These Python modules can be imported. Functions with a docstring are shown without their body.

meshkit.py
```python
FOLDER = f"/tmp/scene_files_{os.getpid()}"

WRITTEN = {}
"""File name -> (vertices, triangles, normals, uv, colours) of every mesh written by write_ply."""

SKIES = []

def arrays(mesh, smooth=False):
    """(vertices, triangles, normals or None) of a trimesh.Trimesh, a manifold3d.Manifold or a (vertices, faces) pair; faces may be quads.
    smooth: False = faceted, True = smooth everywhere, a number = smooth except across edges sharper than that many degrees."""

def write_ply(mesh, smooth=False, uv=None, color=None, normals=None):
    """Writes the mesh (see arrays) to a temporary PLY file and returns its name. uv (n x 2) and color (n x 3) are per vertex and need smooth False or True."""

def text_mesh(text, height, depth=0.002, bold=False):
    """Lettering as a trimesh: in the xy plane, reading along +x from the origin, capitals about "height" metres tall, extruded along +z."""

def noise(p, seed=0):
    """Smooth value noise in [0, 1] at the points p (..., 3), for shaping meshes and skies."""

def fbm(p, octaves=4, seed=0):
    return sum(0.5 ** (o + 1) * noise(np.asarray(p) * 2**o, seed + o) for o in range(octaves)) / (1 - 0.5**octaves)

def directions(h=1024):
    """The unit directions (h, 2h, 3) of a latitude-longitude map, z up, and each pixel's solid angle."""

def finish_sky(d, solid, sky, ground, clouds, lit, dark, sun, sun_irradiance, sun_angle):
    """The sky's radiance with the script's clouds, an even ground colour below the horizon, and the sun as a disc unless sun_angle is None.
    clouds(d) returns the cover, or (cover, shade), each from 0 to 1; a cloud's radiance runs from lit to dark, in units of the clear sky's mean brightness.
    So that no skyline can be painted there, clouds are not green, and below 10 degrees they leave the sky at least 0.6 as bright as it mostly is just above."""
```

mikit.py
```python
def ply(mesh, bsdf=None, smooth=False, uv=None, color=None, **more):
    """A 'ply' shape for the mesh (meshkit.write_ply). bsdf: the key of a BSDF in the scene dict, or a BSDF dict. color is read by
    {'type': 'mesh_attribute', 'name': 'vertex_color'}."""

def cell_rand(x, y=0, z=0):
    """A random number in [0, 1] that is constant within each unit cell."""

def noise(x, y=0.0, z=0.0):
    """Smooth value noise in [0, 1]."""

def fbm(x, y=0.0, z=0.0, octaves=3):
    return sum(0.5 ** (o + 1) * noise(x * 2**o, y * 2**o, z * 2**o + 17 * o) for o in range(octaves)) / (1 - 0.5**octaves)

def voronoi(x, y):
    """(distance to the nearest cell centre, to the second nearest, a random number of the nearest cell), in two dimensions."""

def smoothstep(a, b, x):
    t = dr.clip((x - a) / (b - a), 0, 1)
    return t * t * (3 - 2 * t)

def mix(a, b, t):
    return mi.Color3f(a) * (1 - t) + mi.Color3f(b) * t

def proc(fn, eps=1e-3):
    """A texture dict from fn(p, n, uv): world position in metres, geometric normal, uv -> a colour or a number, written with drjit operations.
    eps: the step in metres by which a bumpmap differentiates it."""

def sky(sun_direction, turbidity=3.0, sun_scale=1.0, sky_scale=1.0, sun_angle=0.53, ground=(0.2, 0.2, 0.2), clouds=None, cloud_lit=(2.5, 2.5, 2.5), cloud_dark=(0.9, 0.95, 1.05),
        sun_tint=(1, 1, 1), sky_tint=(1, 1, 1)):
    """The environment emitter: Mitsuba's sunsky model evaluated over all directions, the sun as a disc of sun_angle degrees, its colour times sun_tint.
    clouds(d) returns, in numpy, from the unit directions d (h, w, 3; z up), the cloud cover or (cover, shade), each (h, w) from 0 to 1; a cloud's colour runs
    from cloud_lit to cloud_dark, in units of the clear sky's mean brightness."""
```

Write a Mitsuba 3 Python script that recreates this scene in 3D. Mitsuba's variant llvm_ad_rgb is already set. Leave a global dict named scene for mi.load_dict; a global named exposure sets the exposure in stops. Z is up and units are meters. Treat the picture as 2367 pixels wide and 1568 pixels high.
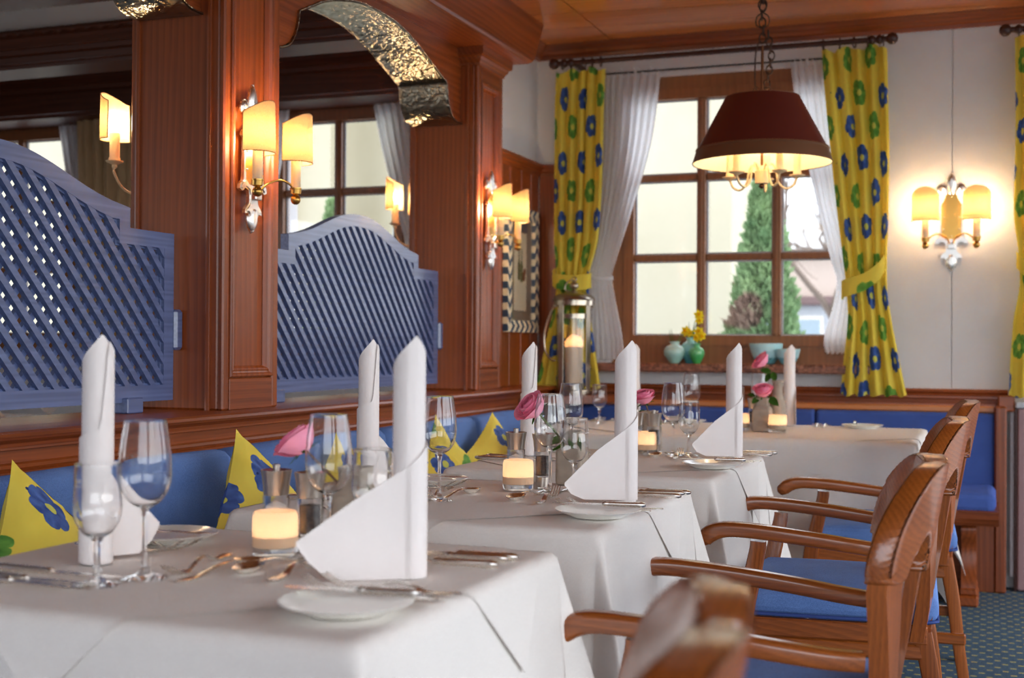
import math, random
import numpy as np, trimesh, manifold3d as m3
import drjit as dr
import mitsuba as mi
import mikit
from mikit import noise, fbm, smoothstep, mix, cell_rand, voronoi
from shapely.geometry import Polygon, LineString, Point, box as sbox
from shapely import affinity
from shapely.ops import unary_union

T = mi.ScalarTransform4f
PI = math.pi
rng = random.Random(7)
scene, labels = {'type': 'scene'}, {}

# ------------------------------------------------------------------ camera, sky, exposure
H = 1.08
_yaw, _pitch, _roll = (math.radians(a) for a in (20.632, 0.317, 0.356))
_f = np.array([-math.sin(_yaw) * math.cos(_pitch), math.cos(_yaw) * math.cos(_pitch), math.sin(_pitch)])
_r = np.array([math.cos(_yaw), math.sin(_yaw), 0.0])
_u = np.cross(_r, _f)
_up = -math.sin(_roll) * _r + math.cos(_roll) * _u
scene['camera'] = {'type': 'thinlens', 'fov': math.degrees(2 * math.atan(1183.5 / 2941.24)), 'fov_axis': 'x',
                   'aperture_radius': 0.0052, 'focus_distance': 3.0, 'near_clip': 0.05, 'far_clip': 200.0,
                   'to_world': T().look_at(origin=[0, 0, H], target=[float(a) for a in (np.array([0, 0, H]) + _f)], up=[float(a) for a in _up])}
scene['sky'] = mikit.sky([0.75, -0.35, 0.62], turbidity=4.0, sun_scale=0.0, sky_scale=1.0, ground=(0.22, 0.22, 0.21),
                         clouds=lambda d: (0.78 + 0 * d[..., 2], 0.15 + 0 * d[..., 2]), cloud_lit=(1.86, 1.95, 2.08), cloud_dark=(1.2, 1.25, 1.34))
exposure = 4.45
BULB = (12.5, 9.6, 6.2)
FLAME = (2.6, 1.85, 1.2)

# ------------------------------------------------------------------ registry helpers
def numbered(name):
    if name not in _used:
        _used.add(name)
        return name
    i = 1
    while f'{name}_{i:03d}' in _used:
        i += 1
    k = f'{name}_{i:03d}'
    _used.add(k)
    return k
_used = set()

def lab(key, label=None, cat=None, group=None, kind=None):
    d = {}
    if label: d['label'] = label
    if cat: d['category'] = cat
    if group: d['group'] = group
    if kind: d['kind'] = kind
    labels[key] = d

def thing(name, label, cat, group=None, kind=None):
    k = numbered(name)
    lab(k, label, cat, group, kind)
    return k

def part(parent, name, mesh, bsdf, smooth=35, label=None, kind=None, **kw):
    k = numbered(f'{parent}__{name}')
    scene[k] = mikit.ply(mesh, bsdf, smooth=smooth, **kw)
    if label or kind: lab(k, label, None, None, kind)
    return k

def solo(name, mesh, bsdf, label, cat, smooth=35, group=None, kind=None, **kw):
    k = thing(name, label, cat, group, kind)
    scene[k] = mikit.ply(mesh, bsdf, smooth=smooth, **kw)
    return k

def struct(name, mesh, bsdf, smooth=35, label=None):
    k = numbered(name)
    scene[k] = mikit.ply(mesh, bsdf, smooth=smooth)
    lab(k, label, None, None, 'structure')
    return k

class Proto:
    """A thing's parts, built once; put() adds one copy of every part under a new key."""
    def __init__(s, name, cat, group=None):
        s.name, s.cat, s.group, s.parts = name, cat, group, []
    def add(s, sub, mesh, bsdf, smooth=35, label=None, **kw):
        n = sub
        i = 1
        have = {p[0] for p in s.parts}
        while n in have:
            n = f'{sub}_{i:03d}'; i += 1
        s.parts.append((n, mikit.ply(mesh, bsdf, smooth=smooth, **kw), label))
        return n
    def put(s, tw, label, group=None, skip=()):
        k = thing(s.name, label, s.cat, group or s.group)
        for n, d, lb in s.parts:
            if n in skip: continue
            if len(s.parts) == 1 and n == '':
                scene[k] = {**d, 'to_world': tw}
            else:
                scene[f'{k}__{n}'] = {**d, 'to_world': tw}
                if lb: lab(f'{k}__{n}', lb)
        return k

def at(x=0, y=0, z=0, rz=0, s=1):
    return T().translate([x, y, z]).rotate([0, 0, 1], rz).scale(s)

# ------------------------------------------------------------------ mesh helpers
def cat(*ms):
    return trimesh.util.concatenate([m for m in ms])

def box(x0, x1, y0, y1, z0, z1, b=0.0):
    x0, x1 = min(x0, x1), max(x0, x1); y0, y1 = min(y0, y1), max(y0, y1); z0, z1 = min(z0, z1), max(z0, z1)
    if b <= 0:
        m = trimesh.creation.box(extents=(x1 - x0, y1 - y0, z1 - z0))
        m.apply_translation(((x0 + x1) / 2, (y0 + y1) / 2, (z0 + z1) / 2))
        return m
    b = min(b, (x1 - x0) / 2.2, (y1 - y0) / 2.2, (z1 - z0) / 2.2)
    pts = []
    for x, sx in ((x0, 1), (x1, -1)):
        for y, sy in ((y0, 1), (y1, -1)):
            for z, sz in ((z0, 1), (z1, -1)):
                pts += [(x, y + sy * b, z + sz * b), (x + sx * b, y, z + sz * b), (x + sx * b, y + sy * b, z)]
    return trimesh.convex.convex_hull(np.array(pts))

def rounded(x0, x1, y0, y1, z0, z1, r=0.02, seg=10):
    pts = [(x, y, z) for x in (x0 + r, x1 - r) for y in (y0 + r, y1 - r) for z in (z0 + r, z1 - r)]
    s = trimesh.creation.uv_sphere(radius=r, count=[seg, seg])
    return trimesh.convex.convex_hull(np.vstack([s.vertices + np.array(p) for p in pts]))

def prism(poly, axis, a0, a1):
    """poly (shapely or points) extruded: axis 'x' -> poly in (y,z); 'y' -> (x,z); 'z' -> (x,y)."""
    if not hasattr(poly, 'geoms') and not isinstance(poly, Polygon): poly = Polygon(poly)
    if not poly.is_valid: poly = poly.buffer(0)
    out = []
    for g in getattr(poly, 'geoms', [poly]):
        if g.is_empty or g.geom_type != 'Polygon' or g.area < 1e-9: continue
        m = trimesh.creation.extrude_polygon(g, abs(a1 - a0), engine='earcut')
        v = m.vertices.copy(); a = min(a0, a1)
        if axis == 'z': nv = np.c_[v[:, 0], v[:, 1], v[:, 2] + a]
        elif axis == 'x': nv = np.c_[v[:, 2] + a, v[:, 0], v[:, 1]]
        else: nv = np.c_[v[:, 0], v[:, 2] + a, v[:, 1]]
        m = trimesh.Trimesh(nv, m.faces if axis != 'y' else m.faces[:, ::-1], process=False)
        out.append(m)
    return cat(*out)

def fill(poly, n=0):
    return Polygon(poly)

def lathe(prof, n=32, closed=False):
    """prof: (r, z) from one end to the other; outward normals when z goes up along the outside."""
    p = np.array(prof, float)
    a = np.linspace(0, 2 * PI, n, endpoint=False)
    v, f = [], []
    rings = []
    for r, z in p:
        if r < 1e-7:
            rings.append([len(v)]); v.append((0, 0, z))
        else:
            rings.append(list(range(len(v), len(v) + n)))
            v += [(r * math.cos(t), r * math.sin(t), z) for t in a]
    seq = list(zip(rings[:-1], rings[1:])) + ([(rings[-1], rings[0])] if closed else [])
    for A, B in seq:
        for i in range(n):
            j = (i + 1) % n
            if len(A) == 1 and len(B) == 1: continue
            if len(A) == 1: f.append((A[0], B[j], B[i]))
            elif len(B) == 1: f.append((A[i], A[j], B[0]))
            else: f += [(A[i], A[j], B[j]), (A[i], B[j], B[i])]
    return trimesh.Trimesh(np.array(v), np.array(f), process=False)

def loft(secs, caps=True, closed=False):
    """secs: list of (m,3) closed loops."""
    S = np.array(secs, float); k, m = S.shape[:2]
    v = S.reshape(-1, 3); f = []
    for a in range(k if closed else k - 1):
        b = (a + 1) % k
        for i in range(m):
            j = (i + 1) % m
            f += [(a * m + i, a * m + j, b * m + j), (a * m + i, b * m + j, b * m + i)]
    if caps and not closed:
        v = np.vstack([v, S[0].mean(0), S[-1].mean(0)])
        c0, c1 = k * m, k * m + 1
        for i in range(m):
            j = (i + 1) % m
            f += [(c0, j, i), (c1, (k - 1) * m + i, (k - 1) * m + j)]
    msh = trimesh.Trimesh(v, np.array(f), process=False)
    return msh

def frames(P, up):
    P = np.array(P, float)
    t = np.gradient(P, axis=0); t /= np.linalg.norm(t, axis=1, keepdims=True) + 1e-12
    up = np.broadcast_to(np.array(up, float), P.shape)
    s = np.cross(t, up); s /= np.linalg.norm(s, axis=1, keepdims=True) + 1e-12
    u = np.cross(s, t)
    return P, t, s, u

def sweep(P, w, h, up=(0, 0, 1), m=12, e=0.5, caps=True):
    """superellipse section of full widths w (sideways) and h (along up) along P. e: 1 round, <1 boxier."""
    P, t, s, u = frames(P, up)
    k = len(P); w = np.broadcast_to(np.asarray(w, float), (k,)); h = np.broadcast_to(np.asarray(h, float), (k,))
    a = np.arange(m) * 2 * PI / m + PI / m
    ca, sa = np.cos(a), np.sin(a)
    cx, cy = np.sign(ca) * np.abs(ca) ** e, np.sign(sa) * np.abs(sa) ** e
    secs = [P[i] + (w[i] / 2) * cx[:, None] * s[i] + (h[i] / 2) * cy[:, None] * u[i] for i in range(k)]
    M = loft(secs, caps)
    if M.volume < 0: M.invert()
    return M

def tube(P, r, m=8, up=None, caps=True):
    P = np.array(P, float)
    if up is None:
        d = P[-1] - P[0]
        up = (0, 0, 1) if abs(d[2]) < 0.8 * np.linalg.norm(d) else (0.31, 0.95, 0.05)
    r = np.asarray(r, float) * 2
    return sweep(P, r, r, up, m, 1.0, caps)

def curve(pts, n=24):
    """Catmull-Rom through pts."""
    p = np.array(pts, float)
    p = np.vstack([2 * p[0] - p[1], p, 2 * p[-1] - p[-2]])
    out = []
    k = len(p) - 3
    per = max(2, n // k)
    for i in range(k):
        a, b, c, d = p[i:i + 4]
        for t in np.linspace(0, 1, per, endpoint=False):
            out.append(0.5 * ((2 * b) + (c - a) * t + (2 * a - 5 * b + 4 * c - d) * t * t + (-a + 3 * b - 3 * c + d) * t ** 3))
    out.append(p[-2])
    return np.array(out)

def circle(c, r, n=24, axis='z', a0=0, a1=2 * PI):
    t = np.linspace(a0, a1, n)
    x, y = r * np.cos(t), r * np.sin(t); z = np.zeros(n)
    q = {'z': (x, y, z), 'y': (x, z, y), 'x': (z, x, y)}[axis]
    return np.array(c) + np.stack(q, 1)

def torus(c, R, r, axis='z', n=20, m=7):
    v, f = [], []
    for i in range(n):
        A = 2 * PI * i / n
        for j in range(m):
            B = 2 * PI * j / m
            q = ((R + r * math.cos(B)) * math.cos(A), (R + r * math.cos(B)) * math.sin(A), r * math.sin(B))
            v.append(q)
    for i in range(n):
        for j in range(m):
            a, b = i * m + j, ((i + 1) % n) * m + j
            c2, d = ((i + 1) % n) * m + (j + 1) % m, i * m + (j + 1) % m
            f += [(a, b, c2), (a, c2, d)]
    v = np.array(v)
    if axis == 'y': v = v[:, [0, 2, 1]]; f = [t[::-1] for t in f]
    if axis == 'x': v = v[:, [2, 0, 1]]
    return trimesh.Trimesh(v + np.array(c), np.array(f), process=False)

def sphere(c, r, n=14, sc=(1, 1, 1)):
    m = trimesh.creation.uv_sphere(radius=r, count=[n, n])
    m.vertices = m.vertices * np.array(sc) + np.array(c)
    return m

def grid(P, uv=None):
    """surface from P (n,m,3); returns the mesh and uv rows in vertex order."""
    n, m = P.shape[:2]
    idx = np.arange(n * m).reshape(n, m)
    a, b, c, d = idx[:-1, :-1].ravel(), idx[1:, :-1].ravel(), idx[1:, 1:].ravel(), idx[:-1, 1:].ravel()
    f = np.vstack([np.c_[a, b, c], np.c_[a, c, d]])
    return trimesh.Trimesh(P.reshape(-1, 3), f, process=False)

def gnormals(P):
    du = np.gradient(P, axis=0); dv = np.gradient(P, axis=1)
    n = np.cross(du, dv)
    return n / (np.linalg.norm(n, axis=2, keepdims=True) + 1e-12)

def shell(P, th):
    """cloth of thickness th on the grid P: both faces and the rim. uv comes back doubled by shell_uv."""
    N = gnormals(P)
    A, B = P + N * th / 2, P - N * th / 2
    n, m = P.shape[:2]
    k = n * m
    fa = grid(A).faces; fb = grid(B).faces[:, ::-1] + k
    idx = np.arange(k).reshape(n, m)
    ring = np.concatenate([idx[0, :], idx[1:, -1], idx[-1, -2::-1], idx[-2:0:-1, 0]])
    nx = np.roll(ring, -1)
    fr = np.vstack([np.c_[ring, ring + k, nx + k], np.c_[ring, nx + k, nx]])
    return trimesh.Trimesh(np.vstack([A.reshape(-1, 3), B.reshape(-1, 3)]), np.vstack([fa, fb, fr]), process=False)

def warp(m, fn):
    m = m.copy(); m.vertices = fn(m.vertices); return m

def fine(m, size):
    v, f = trimesh.remesh.subdivide_to_size(m.vertices, m.faces, size, max_iter=12)
    m = trimesh.Trimesh(v, f, process=True); m.merge_vertices(); return m

def soften(m, it=4):
    m = m.copy(); m.merge_vertices()
    trimesh.smoothing.filter_taubin(m, iterations=it, lamb=0.55, nu=0.5)
    return m

def moved(m, x=0, y=0, z=0, rz=0, rx=0, ry=0):
    m = m.copy()
    for a, ax in ((rx, [1, 0, 0]), (ry, [0, 1, 0]), (rz, [0, 0, 1])):
        if a: m.apply_transform(trimesh.transformations.rotation_matrix(a, ax))
    m.apply_translation((x, y, z)); return m
# ------------------------------------------------------------------ materials
def rgb(*c): return {'type': 'rgb', 'value': list(c)}
def s2l(r, g, b):
    return [((c / 255) / 12.92 if c <= 10 else (((c / 255) + 0.055) / 1.055) ** 2.4) for c in (r, g, b)]
def srgb(r, g, b): return {'type': 'rgb', 'value': s2l(r, g, b)}

def two(b): return {'type': 'twosided', 'bsdf': b}
def principled(color, rough=0.5, metallic=0.0, spec=0.5, **k):
    return two({'type': 'principled', 'base_color': color, 'roughness': rough, 'metallic': metallic, 'specular': spec, **k})

def wood_fn(axis, dark, light, f=1.0, knots=True):
    d, l = s2l(*dark), s2l(*light)
    def fn(p, n, uv):
        q = [p.x, p.y, p.z]
        a = q[axis]; b, c = [q[i] for i in range(3) if i != axis]
        w = fbm(a * 0.7 * f, b * 5 * f, c * 5 * f, 3)
        r = (b + 0.73 * c) * 42 * f + w * 4.0
        s = r - dr.floor(r)
        ring = smoothstep(0.0, 0.75, s) * (1 - smoothstep(0.86, 1.0, s))
        fine_ = noise(a * 6 * f, b * 260 * f, c * 260 * f)
        t = dr.clip(0.72 - 0.22 * ring + 0.30 * (fine_ - 0.5) + 0.9 * (w - 0.5), 0, 1)
        return mix(d, l, t)
    return fn

def wood(axis, dark, light, rough=0.32, f=1.0, coat=0.35, spec=0.5):
    return principled(mikit.proc(wood_fn(axis, dark, light, f)), rough, 0.0, spec, clearcoat=coat, clearcoat_gloss=0.75)

PINE_D, PINE_L = (76, 28, 9), (150, 72, 26)
for i, a in enumerate('xyz'):
    scene['pine_' + a] = wood(i, PINE_D, PINE_L, 0.34)
    scene['oak_' + a] = wood(i, (88, 38, 11), (158, 84, 30), 0.17, 2.4, 1.0)
scene['ceil_a'] = wood(0, (158, 84, 38), (206, 128, 66), 0.14, 0.5, 0.9)
scene['ceil_b'] = wood(0, (146, 76, 33), (194, 116, 58), 0.14, 0.55, 0.9)
scene['dark_wood'] = principled(srgb(62, 28, 14), 0.35, 0, 0.5, clearcoat=0.3)
scene['window_wood'] = wood(2, (124, 76, 42), (156, 102, 62), 0.4, 0.7, 0.15)
scene['blue_paint'] = principled(mikit.proc(lambda p, n, uv: mix(s2l(68, 82, 122), s2l(88, 103, 146), noise(p.y * 5, p.z * 160, p.x * 160))), 0.28, 0, 0.9, clearcoat=1.0, clearcoat_gloss=0.7)

def wall_fn(p, n, uv):
    t = fbm(p.x * 3, p.y * 3, p.z * 3, 3)
    return mix(s2l(214, 211, 210), s2l(226, 224, 223), t)
scene['white_wall'] = two({'type': 'diffuse', 'reflectance': mikit.proc(wall_fn)})
scene['white_paint'] = two({'type': 'diffuse', 'reflectance': srgb(222, 216, 208)})
scene['cream_render'] = two({'type': 'diffuse', 'reflectance': mikit.proc(lambda p, n, uv: mix(s2l(188, 180, 156), s2l(196, 189, 167), fbm(p.x * 2, p.y * 2, p.z * 2, 3)))})
scene['pink_render'] = two({'type': 'diffuse', 'reflectance': srgb(200, 182, 170)})
scene['grey_render'] = two({'type': 'diffuse', 'reflectance': srgb(186, 190, 196)})
scene['mauve_paint'] = principled(srgb(142, 112, 114), 0.5)
scene['slate'] = two({'type': 'diffuse', 'reflectance': srgb(120, 100, 98)})

def marble_fn(p, n, uv):
    d1, d2, r = voronoi((p.x + 0.4 * p.z) * 55 + 2 * fbm(p.x * 40, p.z * 40, p.y * 40), (p.y - p.z) * 55)
    t = smoothstep(0.02, 0.3, d2 - d1)
    return mix(s2l(84, 44, 30), mix(s2l(132, 82, 60), s2l(166, 112, 86), r), t)
scene['marble'] = principled(mikit.proc(marble_fn), 0.2, 0, 0.5, clearcoat=0.5)

def carpet_fn(p, n, uv):
    s = 0.05
    row = dr.floor(p.y / s)
    off = (row - 2 * dr.floor(row / 2)) * 0.5
    gx = p.x / s + off; fx = gx - dr.floor(gx) - 0.5; fy = p.y / s - row - 0.5
    dash = smoothstep(0.0, 0.05, 0.22 - dr.abs(fx)) * smoothstep(0.0, 0.05, 0.15 - dr.abs(fy))
    pile = noise(p.x * 420, p.y * 420, 3.0)
    base = mix(s2l(64, 84, 104), s2l(96, 118, 138), pile)
    return mix(base, mi.Color3f(s2l(204, 190, 112)), dash * (0.6 + 0.4 * pile))
scene['carpet'] = two({'type': 'diffuse', 'reflectance': mikit.proc(carpet_fn)})

def blue_fabric_fn(p, n, uv):
    t = noise(p.x * 700, p.y * 700, p.z * 700) * 0.6 + 0.4 * fbm(p.x * 14, p.y * 14, p.z * 14, 2)
    return mix(s2l(62, 92, 152), s2l(108, 140, 196), t)
scene['blue_fabric'] = principled(mikit.proc(blue_fabric_fn), 0.85, 0, 0.2, sheen=0.8, sheen_tint=0.5)
def navy_fabric_fn(p, n, uv):
    t = noise(p.x * 700, p.y * 700, p.z * 700) * 0.6 + 0.4 * fbm(p.x * 14, p.y * 14, p.z * 14, 2)
    return mix(s2l(48, 68, 134), s2l(76, 102, 170), t)
scene['navy_fabric'] = principled(mikit.proc(navy_fabric_fn), 0.85, 0, 0.2, sheen=0.6, sheen_tint=0.5)
scene['piping'] = principled(srgb(44, 66, 128), 0.8)

def flower_fn(p, n, uv):
    """yellow cotton print: staggered blue and green blossoms with pale hearts, small dots between; uv in metres of cloth."""
    W, Hc = 0.235, 0.31
    warp_ = fbm(uv.x * 30, uv.y * 30, 2.0, 2) - 0.5
    base = mix(s2l(226, 202, 72), s2l(236, 216, 96), fbm(uv.x * 9, uv.y * 9, 5.0, 2))
    col = base
    for k in (0, 1):
        gx = uv.x / W + 0.5 * k; gy = uv.y / Hc + 0.5 * k
        ix, iy = dr.floor(gx), dr.floor(gy)
        r1, r2, r3 = cell_rand(ix, iy, 11 + k), cell_rand(ix, iy, 23 + k), cell_rand(ix, iy, 31 + k)
        dx = (gx - ix - 0.5 + (r1 - 0.5) * 0.16) * W; dy = (gy - iy - 0.5 + (r2 - 0.5) * 0.12) * Hc
        rad = dr.sqrt(dx * dx * 1.35 + dy * dy)
        ang = dr.atan2(dy, dx)
        R = 0.049 + 0.013 * dr.sqrt(dr.abs(dr.cos(ang * 3 + r3 * 6))) + 0.003 * dr.cos(ang * 2 + r1 * 9) + 0.016 * warp_
        m_ = smoothstep(0.0, 0.0025, R - rad)
        tone = fbm(dx * 60 + 9 * r1, dy * 60, 4 + 0 * dx, 3)
        rib = 0.5 + 0.5 * dr.cos(ang * 6 + r3 * 6)
        blue = mix(s2l(34, 54, 122), s2l(86, 120, 186), dr.clip(tone * 0.9 + 0.25 * rib - 0.1, 0, 1))
        green = mix(s2l(52, 116, 44), s2l(134, 188, 84), dr.clip(tone * 0.9 + 0.25 * rib - 0.1, 0, 1))
        isg = r3 < (0.12 if k == 0 else 0.80)
        fl = dr.select(isg, green, blue)
        col = dr.lerp(col, fl, m_)
        hx, hy = dx - 0.003, dy + 0.002
        heart = smoothstep(0.0, 0.002, 0.0195 + 0.003 * dr.cos(ang * 2) - dr.sqrt(hx * hx * 2.0 + hy * hy))
        col = dr.lerp(col, mi.Color3f(s2l(206, 206, 96)), heart)
    gx = uv.x / W + 0.25; gy = uv.y / Hc + 0.03
    ix, iy = dr.floor(gx), dr.floor(gy)
    dx = (gx - ix - 0.5 + (cell_rand(ix, iy, 5) - 0.5) * 0.25) * W; dy = (gy - iy - 0.5 + (cell_rand(ix, iy, 6) - 0.5) * 0.3) * Hc
    dot = smoothstep(0.0, 0.0015, 0.0052 - dr.sqrt(dx * dx * 1.4 + dy * dy))
    col = dr.lerp(col, mi.Color3f(s2l(36, 52, 104)), dot)
    return col
FLORAL = mikit.proc(flower_fn)
scene['floral'] = {'type': 'principledthin', 'base_color': FLORAL, 'roughness': 0.8, 'diff_trans': 0.45, 'spec_trans': 0.0}
scene['floral_solid'] = principled(FLORAL, 0.75, 0, 0.25, sheen=0.3)
scene['sheer'] = {'type': 'principledthin', 'base_color': rgb(0.97, 0.97, 0.98), 'roughness': 0.7, 'diff_trans': 1.4, 'spec_trans': 0.0}
scene['yellow_cloth'] = principled(srgb(212, 184, 48), 0.8)

def linen_fn(p, n, uv):
    t = noise(p.x * 900, p.y * 900, p.z * 900)
    return mix(s2l(230, 224, 218), s2l(240, 235, 230), t)
scene['linen'] = two({'type': 'diffuse', 'reflectance': mikit.proc(linen_fn)})
scene['napkin_cloth'] = two({'type': 'diffuse', 'reflectance': srgb(236, 229, 226)})
scene['porcelain'] = principled(srgb(226, 226, 220), 0.12, 0, 0.6, clearcoat=0.8)
scene['silver'] = two({'type': 'roughconductor', 'material': 'Ag', 'alpha': 0.12})
scene['steel'] = two({'type': 'roughconductor', 'material': 'Ag', 'alpha': 0.09, 'specular_reflectance': rgb(0.92, 0.90, 0.88)})
scene['brushed_steel'] = principled(srgb(196, 186, 176), 0.3, 1.0)
scene['pewter'] = principled(srgb(178, 166, 150), 0.24, 1.0)
scene['brass'] = principled(srgb(206, 160, 84), 0.26, 1.0)
scene['bronze'] = principled(srgb(112, 74, 50), 0.35, 1.0)
scene['iron'] = principled(srgb(70, 50, 40), 0.45, 0.7)
def hammered(p, n, uv):
    return fbm(p.x * 70, p.y * 70, p.z * 70, 3) * 0.8 + 0.9 * fbm(p.x * 16, p.y * 16, p.z * 16, 2)
scene['silver_leaf'] = {'type': 'bumpmap', 'arbitrary': mikit.proc(hammered, 2e-3), 'scale': 0.009,
                        'bsdf': two({'type': 'principled', 'base_color': srgb(172, 162, 142), 'metallic': 1.0, 'roughness': 0.24})}
scene['glass'] = {'type': 'dielectric', 'int_ior': 1.5, 'ext_ior': 1.0}
scene['pane'] = {'type': 'thindielectric', 'int_ior': 1.5}
scene['thin_glass'] = {'type': 'thindielectric', 'int_ior': 1.5}
def shade_fn(p, n, uv):
    t = noise(p.x * 300, p.y * 300, p.z * 900) * 0.5 + noise(p.x * 900, p.y * 900, p.z * 200) * 0.5
    return mix(s2l(214, 188, 144), s2l(234, 212, 172), t)
scene['shade_linen'] = {'type': 'principledthin', 'base_color': mikit.proc(shade_fn), 'roughness': 0.8, 'diff_trans': 0.9, 'spec_trans': 0.0}
scene['shade_edge'] = principled(srgb(150, 112, 66), 0.7)
scene['candle_sleeve'] = {'type': 'principledthin', 'base_color': srgb(240, 226, 196), 'roughness': 0.5, 'diff_trans': 0.7, 'spec_trans': 0.0}
scene['ivory'] = principled(srgb(222, 196, 150), 0.45)
scene['lamp_red'] = principled(srgb(84, 24, 16), 0.38, 0, 0.5, clearcoat=0.4)
scene['lamp_band'] = principled(srgb(118, 80, 54), 0.4, 0.4)
scene['lamp_inner'] = principled(srgb(240, 224, 188), 0.6)
scene['opal_glass'] = {'type': 'principledthin', 'base_color': srgb(250, 228, 200), 'roughness': 0.35, 'diff_trans': 1.1, 'spec_trans': 0.0}
scene['wax'] = principled(srgb(228, 208, 182), 0.5, spec_tint=0.1)
scene['wax_thin'] = {'type': 'principledthin', 'base_color': srgb(246, 214, 174), 'roughness': 0.5, 'diff_trans': 0.9, 'spec_trans': 0.0}
scene['wick'] = principled(srgb(40, 30, 24), 0.9)
scene['salt'] = principled(srgb(236, 230, 224), 0.7)
scene['pepper'] = principled(mikit.proc(lambda p, n, uv: mix(s2l(26, 20, 18), s2l(86, 60, 40), noise(p.x * 480, p.y * 480, p.z * 480) * noise(p.x * 300, p.y * 300, p.z * 300))), 0.8)
scene['stoneware'] = principled(mikit.proc(lambda p, n, uv: mix(s2l(142, 128, 114), s2l(170, 156, 140), fbm(p.x * 60, p.y * 60, p.z * 60, 3))), 0.6)
scene['rose_petal'] = principled(srgb(246, 158, 184), 0.6, 0, 0.2)
scene['rose_deep'] = principled(srgb(236, 124, 158), 0.6, 0, 0.2)
scene['leaf_green'] = {'type': 'principledthin', 'base_color': srgb(58, 92, 34), 'roughness': 0.45, 'diff_trans': 0.4, 'spec_trans': 0.0}
scene['stem_green'] = principled(srgb(92, 120, 52), 0.5)
scene['stem_brown'] = principled(srgb(104, 72, 48), 0.5)
scene['daffodil_yellow'] = {'type': 'principledthin', 'base_color': srgb(244, 220, 50), 'roughness': 0.6, 'diff_trans': 0.7, 'spec_trans': 0.0}
scene['daffodil_cup'] = {'type': 'principledthin', 'base_color': srgb(240, 190, 26), 'roughness': 0.6, 'diff_trans': 0.6, 'spec_trans': 0.0}
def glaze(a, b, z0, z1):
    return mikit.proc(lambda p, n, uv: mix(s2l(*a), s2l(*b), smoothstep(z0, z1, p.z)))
scene['vase_mint'] = principled(glaze((150, 196, 184), (190, 216, 208), 1.02, 1.1), 0.12, 0, 0.5, clearcoat=1.0)
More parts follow.
